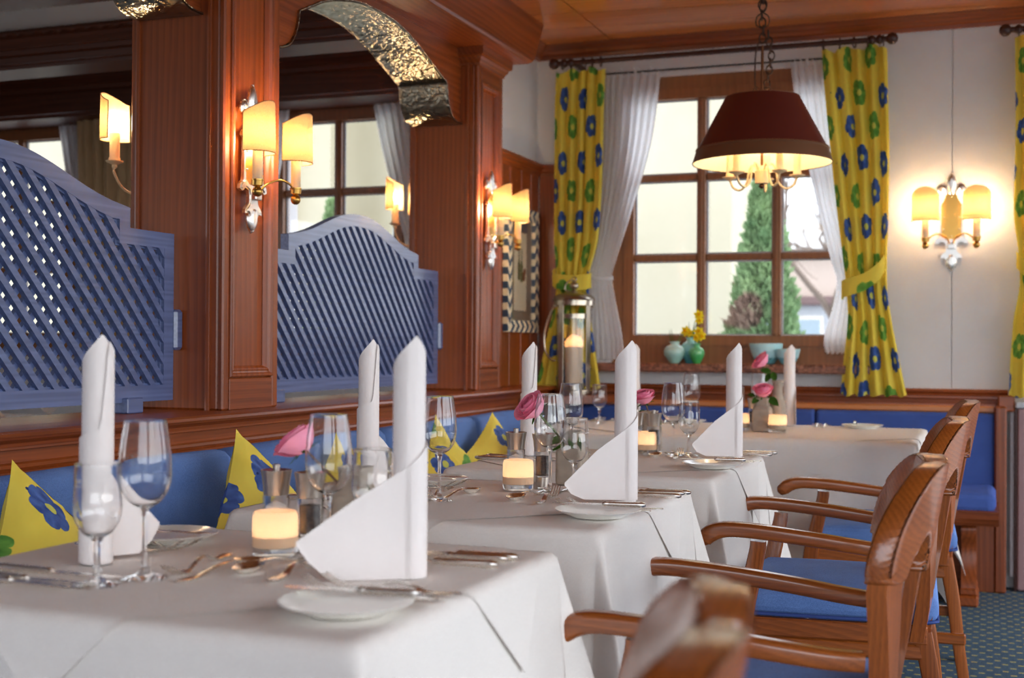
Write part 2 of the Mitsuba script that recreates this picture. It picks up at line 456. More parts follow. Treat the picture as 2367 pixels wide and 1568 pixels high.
scene['vase_teal'] = principled(glaze((72, 158, 166), (160, 212, 212), 1.02, 1.12), 0.12, 0, 0.5, clearcoat=1.0)
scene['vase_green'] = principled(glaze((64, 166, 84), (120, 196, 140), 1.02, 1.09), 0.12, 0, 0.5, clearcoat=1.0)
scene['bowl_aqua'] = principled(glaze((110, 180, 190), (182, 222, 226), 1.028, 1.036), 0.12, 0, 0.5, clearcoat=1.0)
def frame_fn(p, n, uv):
    """blue and cream chevron stripes, uv = (along the side in m, across 0..1)"""
    t = uv.x / 0.068 + dr.abs(uv.y - 0.5) * 1.1
    s = t - dr.floor(t)
    return dr.select(s < 0.5, mi.Color3f(s2l(44, 62, 84)), mi.Color3f(s2l(222, 204, 170)))
scene['chevron'] = principled(mikit.proc(frame_fn), 0.4, 0, 0.5, clearcoat=0.3)
scene['mat_board'] = principled(srgb(126, 112, 94), 0.8)
scene['print_paper'] = principled(srgb(206, 192, 164), 0.8)
scene['ink_green'] = principled(srgb(92, 92, 52), 0.8)
scene['ink_brown'] = principled(srgb(120, 70, 44), 0.8)
scene['ink_grey'] = principled(srgb(86, 88, 92), 0.8)
def conifer_fn(p, n, uv):
    t = fbm(p.x * 9, p.y * 9, p.z * 9, 3); q = fbm(p.x * 3 + 8, p.y * 3, p.z * 3, 2)
    return dr.lerp(mix(s2l(92, 130, 88), s2l(168, 192, 140), t), mi.Color3f(s2l(152, 112, 108)), smoothstep(0.62, 0.72, q) * 0.8)
scene['conifer'] = {'type': 'principledthin', 'base_color': mikit.proc(conifer_fn), 'roughness': 0.7, 'diff_trans': 0.5, 'spec_trans': 0.0}
scene['bark'] = principled(srgb(128, 112, 100), 0.9)
scene['snow_grey'] = two({'type': 'diffuse', 'reflectance': srgb(200, 200, 198)})
scene['black_metal'] = principled(srgb(40, 36, 34), 0.5)
# ------------------------------------------------------------------ the room
CZ = 2.62          # ceiling
WY = 6.2           # window wall
struct('floor', box(-6.6, 2.6, -1.6, WY, -0.12, 0.0), 'carpet', False, 'blue-grey carpet with rows of small yellow dashes')

holes = [(-1.80, -0.50, 1.0, 2.43), (-3.80, -2.92, 1.0, 2.40), (-5.98, -5.10, 1.0, 2.40)]
wp = sbox(-6.6, -0.12, 2.6, CZ + 0.12)
for a, b, c, d in holes: wp = wp.difference(sbox(a, c, b, d))
struct('wall_back', prism(wp, 'y', WY, WY + 0.32), 'white_wall', False, 'white plaster wall with the windows')
for a, b in ((-0.49, -0.173), (-0.169, 1.0)):
    part('wall_back', 'panel', box(a, b, WY - 0.008, WY + 0.001, 0.893, 2.56, 0.0015), 'white_wall', False)
wr = sbox(-1.6, -0.12, WY, CZ + 0.12)
for a, b in ((-1.45, 1.02), (1.08, 3.55), (3.61, 6.05)): wr = wr.difference(sbox(a, 0.12, b, 2.54))
struct('wall_right', prism(wr, 'x', 2.6, 2.9), 'white_wall', False, 'window front on the right, beyond the picture')
wq = sbox(-6.6, -0.12, 2.6, CZ + 0.12).difference(sbox(-0.9, 0.5, 2.3, 2.4))
struct('wall_rear', prism(wq, 'y', -1.9, -1.6), 'white_wall', False, 'wall behind the camera')
struct('wall_annex', prism(sbox(-1.6, -0.12, WY, CZ + 0.12).difference(sbox(-1.2, 0.4, 3.0, 2.4)), 'x', -6.9, -6.6), 'pine_y', False, 'far wall of the room behind the partition')
struct('wall_left', box(-2.45, -2.2, 5.48, WY, 0, CZ), 'white_wall', False, 'short white plaster wall between the last pillar and the corner')
# ceiling: a slab with boards running at a slight angle
struct('ceiling', box(-2.42, 2.6, -1.6, WY, CZ + 0.012, CZ + 0.12), 'dark_wood', False, 'varnished pine board ceiling')
ang = math.atan(0.125)
for side, (xa, xb) in enumerate(((-2.2, -1.778), (-1.772, 2.6))):
    clip = sbox(xa, -1.6, xb, 6.16)
    for i in range(-34, 6):
        yy = 5.86 + i * 0.268
        s = sbox(-8, yy + 0.0035, 8, yy + 0.2645)
        s = affinity.rotate(s, math.degrees(ang), origin=(-1.4, yy)).intersection(clip)
        if s.is_empty or s.area < 1e-3: continue
        part('ceiling', 'board', prism(s, 'z', CZ - 0.012, CZ + 0.012), 'ceil_a' if (i + side) % 2 else 'ceil_b', False)
struct('ceiling_annex', box(-6.6, -2.42, -1.6, WY, CZ, CZ + 0.12), 'white_paint', False, 'white ceiling of the room behind the partition')

crown = [(WY, 2.553), (6.172, 2.553), (6.168, 2.568), (6.150, 2.572), (6.140, 2.585), (6.120, 2.590), (6.112, 2.600), (6.085, 2.606), (6.085, CZ), (WY, CZ)]
struct('trim_1', prism(crown, 'x', -2.2, 2.6), 'pine_x', 20, 'brown wooden crown moulding above the window wall')
crown2 = [(-2.2, 2.553), (-2.172, 2.553), (-2.16, 2.575), (-2.14, 2.59), (-2.11, 2.606), (-2.11, CZ), (-2.2, CZ)]
struct('trim_2', prism(crown2, 'y', 5.5, 6.19), 'pine_y', 20, 'brown wooden crown moulding above the short wall')
rail = [(WY, 0.896), (6.150, 0.896), (6.143, 0.889), (6.145, 0.881), (6.158, 0.874), (6.160, 0.868), (6.150, 0.864), (6.150, 0.853), (6.168, 0.848), (6.172, 0.80), (WY, 0.80)]
struct('trim_3', prism(rail, 'x', -2.2, 0.072), 'pine_x', 15, 'reddish wooden chair rail along the window wall')

# wainscot of the short wall, with vertical boards and a moulded cap
key = thing('wainscot', 'vertical pine wainscot boards in the corner beside the picture', 'panelling')
yy = 5.482
for wdt in (0.15, 0.13, 0.16, 0.14, 0.118):
    part(key, 'board', box(-2.2, -2.184, yy + 0.001, yy + wdt - 0.001, 0.885, 1.985, 0.003), 'pine_z', False); yy += wdt
for a, b in ((-2.184, -2.06), (-2.059, -1.94)):
    part(key, 'board', box(a, b, 6.186, WY, 0.90, 1.985, 0.003), 'pine_z', False)
capp = [(-2.2, 1.955), (-2.178, 1.955), (-2.174, 1.968), (-2.164, 1.974), (-2.158, 1.99), (-2.150, 1.994), (-2.150, 2.01), (-2.2, 2.01)]
part(key, 'cap', prism(capp, 'y', 5.482, 6.2), 'pine_y', 15)
capb = [(6.2, 1.955), (6.180, 1.955), (6.176, 1.968), (6.166, 1.974), (6.160, 1.99), (6.154, 1.994), (6.154, 2.01), (6.2, 2.01)]
part(key, 'cap', prism(capb, 'x', -2.19, -1.9), 'pine_x', 15)

# ------------------------------------------------------------------ windows
def window(n, hole, cols, rows, label):
    k = f'window_{n}'
    _used.add(k); lab(k, label, None, None, 'structure')
    x0, x1, z0, z1 = hole
    Y0, Y1 = WY + 0.012, WY + 0.085
    gx0, gx1, gz0, gz1 = cols[0][0], cols[-1][1], rows[0][0], rows[-1][1]
    ring = sbox(x0, z0, x1, z1).difference(sbox(gx0 - 0.012, gz0 - 0.012, gx1 + 0.012, gz1 + 0.012))
    part(k, 'frame', prism(ring, 'y', Y0, Y1), 'window_wood', False)
    inner = sbox(gx0 - 0.05, gz0 - 0.05, gx1 + 0.05, gz1 + 0.05).difference(sbox(gx0, gz0, gx1, gz1))
    part(k, 'sash', prism(inner, 'y', Y0 - 0.014, Y1 - 0.02), 'window_wood', False)
    for (a, b), (c, d) in zip(cols[:-1], cols[1:]):
        part(k, 'mullion', cat(box(b, c, Y0 - 0.012, Y1 - 0.02, gz0, gz1, 0.006), box(b + 0.013, c - 0.013, Y0 - 0.02, Y0, gz0, gz1, 0.004)), 'window_wood', False)
    for (a, b), (c, d) in zip(rows[:-1], rows[1:]):
        for ca, cb in cols:
            part(k, 'glazing_bar', box(ca, cb, Y0, Y1 - 0.02, b, c, 0.006), 'window_wood', False)
    for ca, cb in cols:
        for ra, rb in rows:
            q = sbox(ca, ra, cb, rb).difference(sbox(ca + 0.008, ra + 0.008, cb - 0.008, rb - 0.008))
            part(k, 'glazing_seal', prism(q, 'y', Y0 + 0.02, Y0 + 0.034), 'grey_render', False)
            part(k, 'pane', trimesh.Trimesh(np.array([(ca, Y0 + 0.03, ra), (cb, Y0 + 0.03, ra), (cb, Y0 + 0.03, rb), (ca, Y0 + 0.03, rb)]), np.array([(0, 1, 2), (0, 2, 3)]), process=False), 'pane', False)
    if x0 - gx0 < -0.2: pass
    return k
ROWS = [(1.138, 1.509), (1.541, 1.909), (1.941, 2.314)]
window(1, holes[0], [(-1.684, -1.362), (-1.321, -0.993), (-0.952, -0.62)], ROWS, 'large brown wooden window with nine panes behind the pendant lamp')
window(2, holes[1], [(-3.706, -3.387), (-3.344, -3.02)], ROWS, 'brown window seen through the arch over the pale blue lattice')
window(3, holes[2], [(-5.89, -5.572), (-5.53, -5.21)], ROWS, 'brown window seen at the far left above the dark lattice')
solo('window_sill', box(-1.92, -0.48, 6.07, WY + 0.02, 0.958, 1.0, 0.006), 'marble', 'red-brown marble sill under the large window', 'window sill', False)

# ------------------------------------------------------------------ partition: low wall, ledge, pillars, arches, beam
struct('wall_partition', box(-2.40, -2.10, 0.3, 6.19, 0, 0.75), 'pine_y', False, 'low wooden wall under the ledge')
led = [(-2.42, 0.884), (-2.030, 0.884), (-2.020, 0.879), (-2.016, 0.872), (-2.020, 0.865), (-2.034, 0.860), (-2.046, 0.854), (-2.050, 0.845), (-2.050, 0.840),
       (-2.074, 0.836), (-2.075, 0.808), (-2.064, 0.804), (-2.060, 0.797), (-2.066, 0.791), (-2.058, 0.788), (-2.058, 0.782), (-2.078, 0.778), (-2.09, 0.74), (-2.42, 0.74)]
solo('partition_ledge', prism(led, 'y', 0.3, 6.14), 'pine_y', 'moulded brown wooden ledge running under the pillars and lattices', 'ledge', 12)

def ring_mould(y0, y1, z0, z1, x, prof):
    """mitred moulding round a rectangle in the plane x: prof = (inset, height above x)."""
    secs = [[(x + h, y0 + o, z0 + o), (x + h, y1 - o, z0 + o), (x + h, y1 - o, z1 - o), (x + h, y0 + o, z1 - o)] for o, h in prof]
    S = np.array(secs); k = len(S); v = S.reshape(-1, 3); f = []
    for a in range(k - 1):
        for i in range(4):
            j = (i + 1) % 4
            f += [(a * 4 + i, a * 4 + j, a * 4 + 4 + j), (a * 4 + i, a * 4 + 4 + j, a * 4 + 4 + i)]
    return trimesh.Trimesh(v, np.array(f), process=False)
PX0, PX1 = -2.45, -2.116
PMOULD = [(0, 0.0), (0.001, 0.020), (0.004, 0.024), (0.010, 0.024), (0.013, 0.018), (0.018, 0.016), (0.022, 0.019), (0.027, 0.016), (0.034, 0.002)]
def pillar(y0, y1, label):
    k = thing('pillar', label, 'pillar')
    zb, zt = 0.884, 2.395
    part(k, 'shaft', box(PX0, PX1 - 0.018, y0, y1, zb, zt, 0.006), 'pine_z', False)
    for a, b in ((y0, y0 + 0.034), (y1 - 0.034, y1)):
        part(k, 'stile', box(PX1 - 0.02, PX1, a, b, zb, 2.33, 0.005), 'pine_z', False)
    part(k, 'plinth_block', box(PX1 - 0.02, PX1 + 0.001, y0 + 0.036, y1 - 0.036, zb, 0.978, 0.002), 'pine_y', False)
    part(k, 'head_block', box(PX1 - 0.02, PX1 + 0.001, y0 + 0.036, y1 - 0.036, 2.255, 2.33, 0.002), 'pine_y', False)
    part(k, 'panel_moulding', ring_mould(y0 + 0.034, y1 - 0.034, 0.981, 2.254, PX1 - 0.018, PMOULD), 'pine_z', 12)
    part(k, 'corner_bead', cat(*[sweep([(x, y0 - 0.003, zb), (x, y0 - 0.003, 2.33)], 0.014, 0.012, (0, 1, 0)) for x in (PX0 + 0.03, PX1 - 0.05)]), 'pine_z', 40)
    cap = [(0.0, 2.315), (0.006, 2.318), (0.008, 2.328), (0.018, 2.340), (0.022, 2.352), (0.034, 2.358), (0.036, 2.395), (0.0, 2.395)]
    secs = []
    for o, z in cap[:-1]:
        secs.append([(PX0 - o, y0 - o, z), (PX1 + o, y0 - o, z), (PX1 + o, y1 + o, z), (PX0 - o, y1 + o, z)])
    part(k, 'capital', loft(secs), 'pine_y', 15)
    return k
PIL = [(1.233, 1.545), (3.205, 3.515), (5.182, 5.480)]
pillar(*PIL[0], 'pine pillar nearest the camera, left of the first lattice')
pillar(*PIL[1], 'broad pine pillar between the two blue lattices carrying a double sconce')
pillar(*PIL[2], 'pine pillar at the far end of the partition beside the framed picture')

right = [(4.38, 2.361), (4.50, 2.355), (4.618, 2.336), (4.72, 2.310), (4.807, 2.281), (4.91, 2.248), (5.01, 2.212)]
left = [(3.768, 2.212), (3.85, 2.250), (3.947, 2.292), (4.08, 2.330), (4.22, 2.355), (4.38, 2.361)]
A_prof = [(3.50, 2.058), (3.60, 2.060), (3.664, 2.068), (3.713, 2.092), (3.745, 2.135), (3.762, 2.18)] + [tuple(q) for q in curve(left, 20)] + \
         [tuple(q) for q in curve(right, 20)][1:] + [(5.020, 2.165), (5.036, 2.124), (5.060, 2.094), (5.092, 2.074), (5.14, 2.064), (5.19, 2.066)]
def arch(dy, label):
    k = thing('arch', label, 'arch')
    pr = [(a + dy, b) for a, b in A_prof]
    poly = Polygon(pr + [(pr[-1][0], 2.392), (pr[0][0], 2.392)])
    part(k, 'board', prism(poly, 'x', -2.415, -2.200), 'pine_y', False)
    strip = LineString(pr).buffer(0.005, cap_style=2, join_style=2)
    lo = [(a, b - 0.0035) for a, b in pr]
    P = np.array([[(x, a, b) for x in np.linspace(-2.422, -2.192, 16)] for a, b in curve(lo, 200)])
    part(k, 'silver_soffit', shell(P, 0.007), 'silver_leaf', True)
arch(0.0, 'curved pine arch with a silver leaf underside over the pale blue lattice')
arch(-1.972, 'arch with a silver leaf underside whose end shows at the top left corner')

def beam():
    pts = [(-2.45, 2.392), (-2.022, 2.392), (-2.010, 2.396), (-2.002, 2.404), (-1.999, 2.416), (-1.996, CZ - 0.012), (-2.45, CZ - 0.012)]
    near = [(x, -0.6, z) for x, z in pts]
    far = [(x, 5.55 + (z - 2.392) * 0.62 + 0.02 * min(1, (z - 2.392) / 0.02), z) for x, z in pts]
    return loft([near, far])
solo('ceiling_beam', beam(), 'pine_y', 'long brown beam resting on the pillars under the ceiling', 'beam', 25)

# ------------------------------------------------------------------ ceiling beams of the room behind the partition
def step_beam(ya, yb, zb, label, rope=True, ym=None):
    k = thing('coffer_beam', label, 'beam')
    prof = [(ya, CZ), (ya, 2.590), (ya + 0.02, 2.585), (ya + 0.03, 2.57), (ya + 0.03, 2.54), (ya + 0.05, 2.535), (ya + 0.06, 2.515), (ya + 0.09, 2.51), (ya + 0.095, zb + 0.02), (ya + 0.12, zb + 0.015), (ya + 0.125, zb), (yb, zb), (yb, CZ)]
    part(k, 'body', prism(prof, 'x', -6.6, -2.46), 'dark_pine', 10)
    if rope:
        P = [(x, ya - 0.006 + 0.004 * math.sin(x * 75), 2.600 + 0.004 * math.cos(x * 75)) for x in np.arange(-6.6, -2.46, 0.016)]
        part(k, 'rope_moulding', tube(P, [0.012 + 0.005 * math.sin(i * 1.2) for i in range(len(P))], 6, (0, 1, 0)), 'dark_pine', True)
scene['dark_pine'] = wood(0, (58, 25, 12), (104, 52, 26), 0.45, 1.0, 0.1, 0.35)
step_beam(4.99, 5.32, 2.46, 'dark moulded ceiling beam behind the partition, the middle one')
struct('ceiling_panel', box(-6.6, -2.46, 5.30, 5.86, CZ - 0.03, CZ - 0.001), 'dark_pine', False, 'dark wooden ceiling panel between the two beams behind the partition')
step_beam(5.80, 6.19, 2.38, 'dark moulded beam directly above the windows behind the partition')
k = solo('coffer_beam', prism([(3.9, CZ), (3.9, 2.56), (3.92, 2.545), (3.98, 2.54), (3.985, 2.53), (4.40, 2.53), (4.405, 2.54), (4.47, 2.545), (4.49, 2.56), (4.50, CZ)], 'x', -6.6, -2.46), 'dark_pine', 'dark moulded ceiling beam behind the partition, nearest the camera', 'beam', 10)

# ------------------------------------------------------------------ lattices
def lattice(yc, label, ya, yb):
    """yc: middle of the hump; the screen runs from ya to yb."""
    k = thing('lattice_screen', label, 'lattice screen')
    XF = -2.262
    half = [(0.0, 1.578), (0.06, 1.576), (0.13, 1.566), (0.20, 1.548), (0.28, 1.522), (0.36, 1.496), (0.44, 1.476), (0.515, 1.464), (0.53, 1.461), (0.53, 1.405), (0.735, 1.405)]
    def outline(o):
        up = [(y, z) for y, z in half[:9]]
        pts = []
        cv = curve(up, 30)
        d = np.gradient(cv, axis=0); nrm = np.c_[d[:, 1], -d[:, 0]]; nrm /= np.linalg.norm(nrm, axis=1, keepdims=True)
        cv = cv + nrm * o * (1 if o == 0 else 1.0)
        cv[0, 0] = 0
        cv = [q for q in cv if q[0] <= 0.53 - o + 1e-6]
        r = [tuple(q) for q in cv] + [(0.53 - o, cv[-1][1]), (0.53 - o, 1.405 - o), (0.735 - o, 1.405 - o), (0.735 - o, 0.915 + o)]
        l = [(-y, z) for y, z in r[::-1]]
        P = Polygon([(y + yc, z) for y, z in l[:-1] + r]).buffer(0)
        return P.intersection(sbox(ya + (o if ya > yc - 0.7 else -1), 0, yb - 0, 3)) if False else P
    out, inn = outline(0), outline(0.046)
    lip = inn.buffer(0.008, join_style=2)
    part(k, 'frame', cat(prism(out.difference(inn), 'x', XF - 0.032, XF), prism(lip.difference(inn.buffer(-0.006, join_style=2)), 'x', XF - 0.026, XF - 0.010)), 'blue_paint', False)
    pitch, w = 0.0575, 0.0185
    for layer, (sg, xa, xb) in enumerate(((-1, XF - 0.0165, XF - 0.001), (1, XF - 0.031, XF - 0.0165))):
        for i in range(-32, 33):
            c = yc + i * pitch
            ln = LineString([(c - 1.5, 1.22 - sg * 1.5 * 1.08), (c + 1.5, 1.22 + sg * 1.5 * 1.08)]).buffer(w / 2, cap_style=2)
            s = ln.intersection(inn.buffer(0.004))
            for g in getattr(s, 'geoms', [s]):
                if g.is_empty or g.geom_type != 'Polygon' or g.area < 2e-4: continue
                part(k, 'slat', prism(g, 'x', xa, xb), 'blue_paint', False)
    for y0, y1, z0, z1 in ((yb - 0.004, yb + 0.034, 1.062, 1.182), (ya - 0.034, ya + 0.004, 1.062, 1.182)):
        part(k, 'mounting_block', box(XF - 0.03, XF + 0.012, y0, y1, z0, z1, 0.008), 'blue_paint', False)
    for y in (yb - 0.2, ya + 0.12):
        part(k, 'foot_block', box(XF - 0.03, XF + 0.02, y - 0.035, y + 0.035, 0.885, 0.928, 0.003), 'blue_paint', False)
    return k
lattice(2.432, 'dark blue lattice screen at the left in front of the broad pillar', 1.70, 3.167)
lattice(4.352, 'pale blue lattice screen under the silver arch between the pillars', 3.62, 5.087)
# ------------------------------------------------------------------ sconces (wall plane y=0, facing -y)
def lobe(pts, th, y0):
    """a raised leaf: outline (x,z), domed towards -y"""
    pl = Polygon(pts).buffer(0)
    m = fine(prism(pl, 'y', y0 - th, y0), 0.009)
    b = pl.boundary
    def f(v):
        d = np.array([b.distance(Point(p[0], p[2])) for p in v])
        v = v.copy()
        front = v[:, 1] < y0 - th * 0.5
        v[front, 1] = y0 - th * (0.25 + 0.75 * np.sqrt(np.clip(d[front] / 0.016, 0, 1)))
        return v
    return warp(m, f)
def mir(pts): return [(-x, z) for x, z in pts]
def smoothpoly(pts, n=40): return [tuple(q) for q in curve(list(pts) + [pts[0]], n)][:-1]

def half_shade(r, h0, h1, th=0.0016, flare=0.04):
    """half cylinder towards -y; the top edge arches in the middle; z from 0"""
    A = np.linspace(-PI * 0.52, PI * 0.52, 25)
    P = np.array([[((r * (1 + flare * (1 - t))) * math.sin(a), -(r * (1 + flare * (1 - t))) * math.cos(a), t * (h0 + (h1 - h0) * max(0.0, math.cos(a * 0.96)) ** 1.3)) for t in np.linspace(0, 1, 9)] for a in A])
    return P

def sconce_parts(pr, seed=0):
    y = -0.001
    top = smoothpoly([(0, 0.212), (0.018, 0.185), (0.024, 0.155), (0.017, 0.125), (0.012, 0.105), (-0.012, 0.105), (-0.017, 0.125), (-0.024, 0.155), (-0.018, 0.185)])
    side = smoothpoly([(0.014, 0.122), (0.024, 0.150), (0.044, 0.160), (0.060, 0.150), (0.066, 0.132), (0.056, 0.118), (0.046, 0.128), (0.036, 0.128), (0.028, 0.112), (0.020, 0.098)])
    pr.add('top_petal', lobe(top, 0.016, y), 'silver', True)
    for s in (side, mir(side)):
        pr.add('side_petal', lobe(s, 0.013, y), 'silver', True)
    strip = [(0.016, 0.118), (0.030, 0.078), (0.058, 0.062), (0.062, 0.05), (0.050, 0.045), (0.052, -0.06), (0.054, -0.085), (0.072, -0.098), (0.074, -0.112), (0.06, -0.117), (0.046, -0.106), (0.028, -0.112), (0.022, -0.13),
             (0.024, -0.152), (0.044, -0.172), (0.046, -0.183), (0.030, -0.181), (0.024, -0.19)]
    outl = strip + [(0.0, -0.19)] + mir(strip)[::-1] + [(0.0, 0.118)]
    body = Polygon(outl).buffer(0).buffer(0.003).buffer(-0.002)
    plate = Polygon([(-0.020, 0.112), (0.020, 0.112), (0.028, 0.086), (0.042, 0.062), (0.042, -0.08), (0.022, -0.094), (-0.022, -0.094), (-0.042, -0.08), (-0.042, 0.062), (-0.028, 0.086)]).buffer(0.002)
    pr.add('backplate', cat(prism(body.difference(plate), 'y', y - 0.011, y), prism(body.buffer(-0.006).difference(plate.buffer(0.003)), 'y', y - 0.015, y - 0.01)), 'silver', 30)
    pr.add('mirror', prism(plate, 'y', y - 0.008, y), 'brass', False, 'polished brass centre plate')
    stud = [sphere((a, y - 0.009, b), 0.004, 8) for a, b in ((0, 0.1), (-0.034, 0.005), (0.034, 0.005), (-0.034, -0.05), (0.034, -0.05), (0, -0.082))]
    pr.add('stud', cat(*stud), 'silver', True)
    bulb = smoothpoly([(0, -0.243), (0.020, -0.222), (0.027, -0.198), (0.020, -0.172), (0.012, -0.160), (-0.012, -0.160), (-0.020, -0.172), (-0.027, -0.198), (-0.020, -0.222)])
    pr.add('bottom_petal', lobe(bulb, 0.018, y), 'silver', True)
    pr.add('clasp', rounded(-0.018, 0.018, -0.032, -0.004, -0.142, -0.115, 0.005), 'silver', 40)
    for s in (-1, 1):
        arm = curve([(s * 0.006, -0.026, -0.118), (s * 0.02, -0.045, -0.092), (s * 0.05, -0.07, -0.076), (s * 0.078, -0.088, -0.083), (s * 0.095, -0.092, -0.098)], 20)
        pr.add('arm', tube(arm, 0.0036, 8), 'brass', True)
        cx, cy = s * 0.110, -0.094
        pr.add('socket', moved(lathe([(0, -0.117), (0.008, -0.116), (0.016, -0.112), (0.0175, -0.098), (0.0185, -0.097), (0.0185, -0.094), (0.015, -0.093), (0, -0.093)], 20), cx, cy), 'brass', 30, 'brass candle cup')
        pr.add('finial', cat(sphere((cx, cy, -0.130), 0.0155, 14), moved(lathe([(0.006, -0.118), (0.009, -0.115), (0.006, -0.112)], 12), cx, cy)), 'brass', True)
        pr.add('candle_sleeve', moved(lathe([(0.0150, -0.094), (0.0150, 0.005), (0.0142, 0.005), (0.0142, -0.094)], 20, True), cx, cy), 'candle_sleeve', 30)
        P = half_shade(0.058, 0.115, 0.150)
        P = P + np.array([cx, cy + 0.010, -0.016])
        pr.add('shade', shell(P, 0.0016), 'shade_linen', True, 'curved linen half shade glowing warm')
        rim = [tube(P[:, j], 0.0014, 6, (0, 1, 0)) for j in (0, -1)] + [tube(P[i], 0.0014, 6, (0, 1, 0)) for i in (0, -1)]
        pr.add('shade_piping', cat(*rim), 'shade_edge', True)
        d = mikit.ply(sphere((cx, cy + 0.006, 0.045), 0.0125, 12, (1, 1, 1.9)), 'white_paint', smooth=True)
        d['emitter'] = {'type': 'area', 'radiance': rgb(*BULB)}
        n = 'bulb' if s < 0 else 'bulb_001'
        pr.parts.append((n, d, None))
SC = Proto('wall_sconce', 'wall lamp'); sconce_parts(SC)
SC.put(at(PX1 + 0.001, 3.345, 1.66, 90), 'silver fleur-de-lis sconce with two linen shades on the broad pillar')
SC.put(at(PX1 + 0.001, 5.235 + 0.09, 1.66, 90), 'silver fleur-de-lis sconce on the far pillar beside the framed picture')
SC.put(at(-0.173, WY - 0.008, 1.68, 0), 'silver fleur-de-lis sconce on the white wall right of the large window')

# the ivory sconces on the other side of the pillars (facing -x)
def ivory_parts(pr):
    pr.add('backplate', lobe(smoothpoly([(0, 0.07), (0.03, 0.04), (0.035, -0.03), (0, -0.09), (-0.035, -0.03), (-0.03, 0.04)]), 0.014, -0.001), 'ivory', True)
    for s in (-1, 1):
        cx, cy = s * 0.12, -0.115
        arm = curve([(0, -0.012, -0.03), (s * 0.03, -0.05, -0.075), (s * 0.085, -0.10, -0.06), (cx, cy, -0.01), (cx, cy, 0.012)], 24)
        pr.add('arm', tube(arm, 0.0042, 8), 'ivory', True)
        pr.add('drip_pan', moved(lathe([(0, 0.018), (0.010, 0.018), (0.026, 0.026), (0.0275, 0.029), (0.024, 0.029), (0.010, 0.023), (0, 0.022)], 24), cx, cy), 'ivory', 30)
        pr.add('finial', sphere((cx, cy, 0.012), 0.0085, 10), 'ivory', True)
        pr.add('candle_sleeve', moved(lathe([(0.018, 0.024), (0.018, 0.038), (0.0155, 0.039), (0.0155, 0.115), (0.0145, 0.115), (0.0145, 0.024)], 20, True), cx, cy), 'candle_sleeve', 30)
        P = half_shade(0.052, 0.115, 0.150) + np.array([cx, cy + 0.012, 0.094])
        pr.add('shade', shell(P, 0.0016), 'shade_linen', True, 'curved linen half shade')
        rim = [tube(P[:, j], 0.0013, 6, (0, 1, 0)) for j in (0, -1)] + [tube(P[i], 0.0013, 6, (0, 1, 0)) for i in (0, -1)]
        pr.add('shade_piping', cat(*rim), 'shade_edge', True)
        d = mikit.ply(sphere((cx, cy + 0.006, 0.15), 0.0125, 12, (1, 1, 1.9)), 'white_paint', smooth=True)
        d['emitter'] = {'type': 'area', 'radiance': rgb(*BULB)}
        pr.parts.append(('bulb' if s < 0 else 'bulb_001', d, None))
IV = Proto('wall_sconce', 'wall lamp'); ivory_parts(IV)
IV.put(at(PX0 - 0.001, 3.40, 1.622, -90), 'ivory candle sconce behind the broad pillar, peeking out at its left edge')
IV.put(at(PX0 - 0.001, 5.40, 1.612, -90), 'ivory candle sconce peeking out left of the far pillar above the pale lattice')

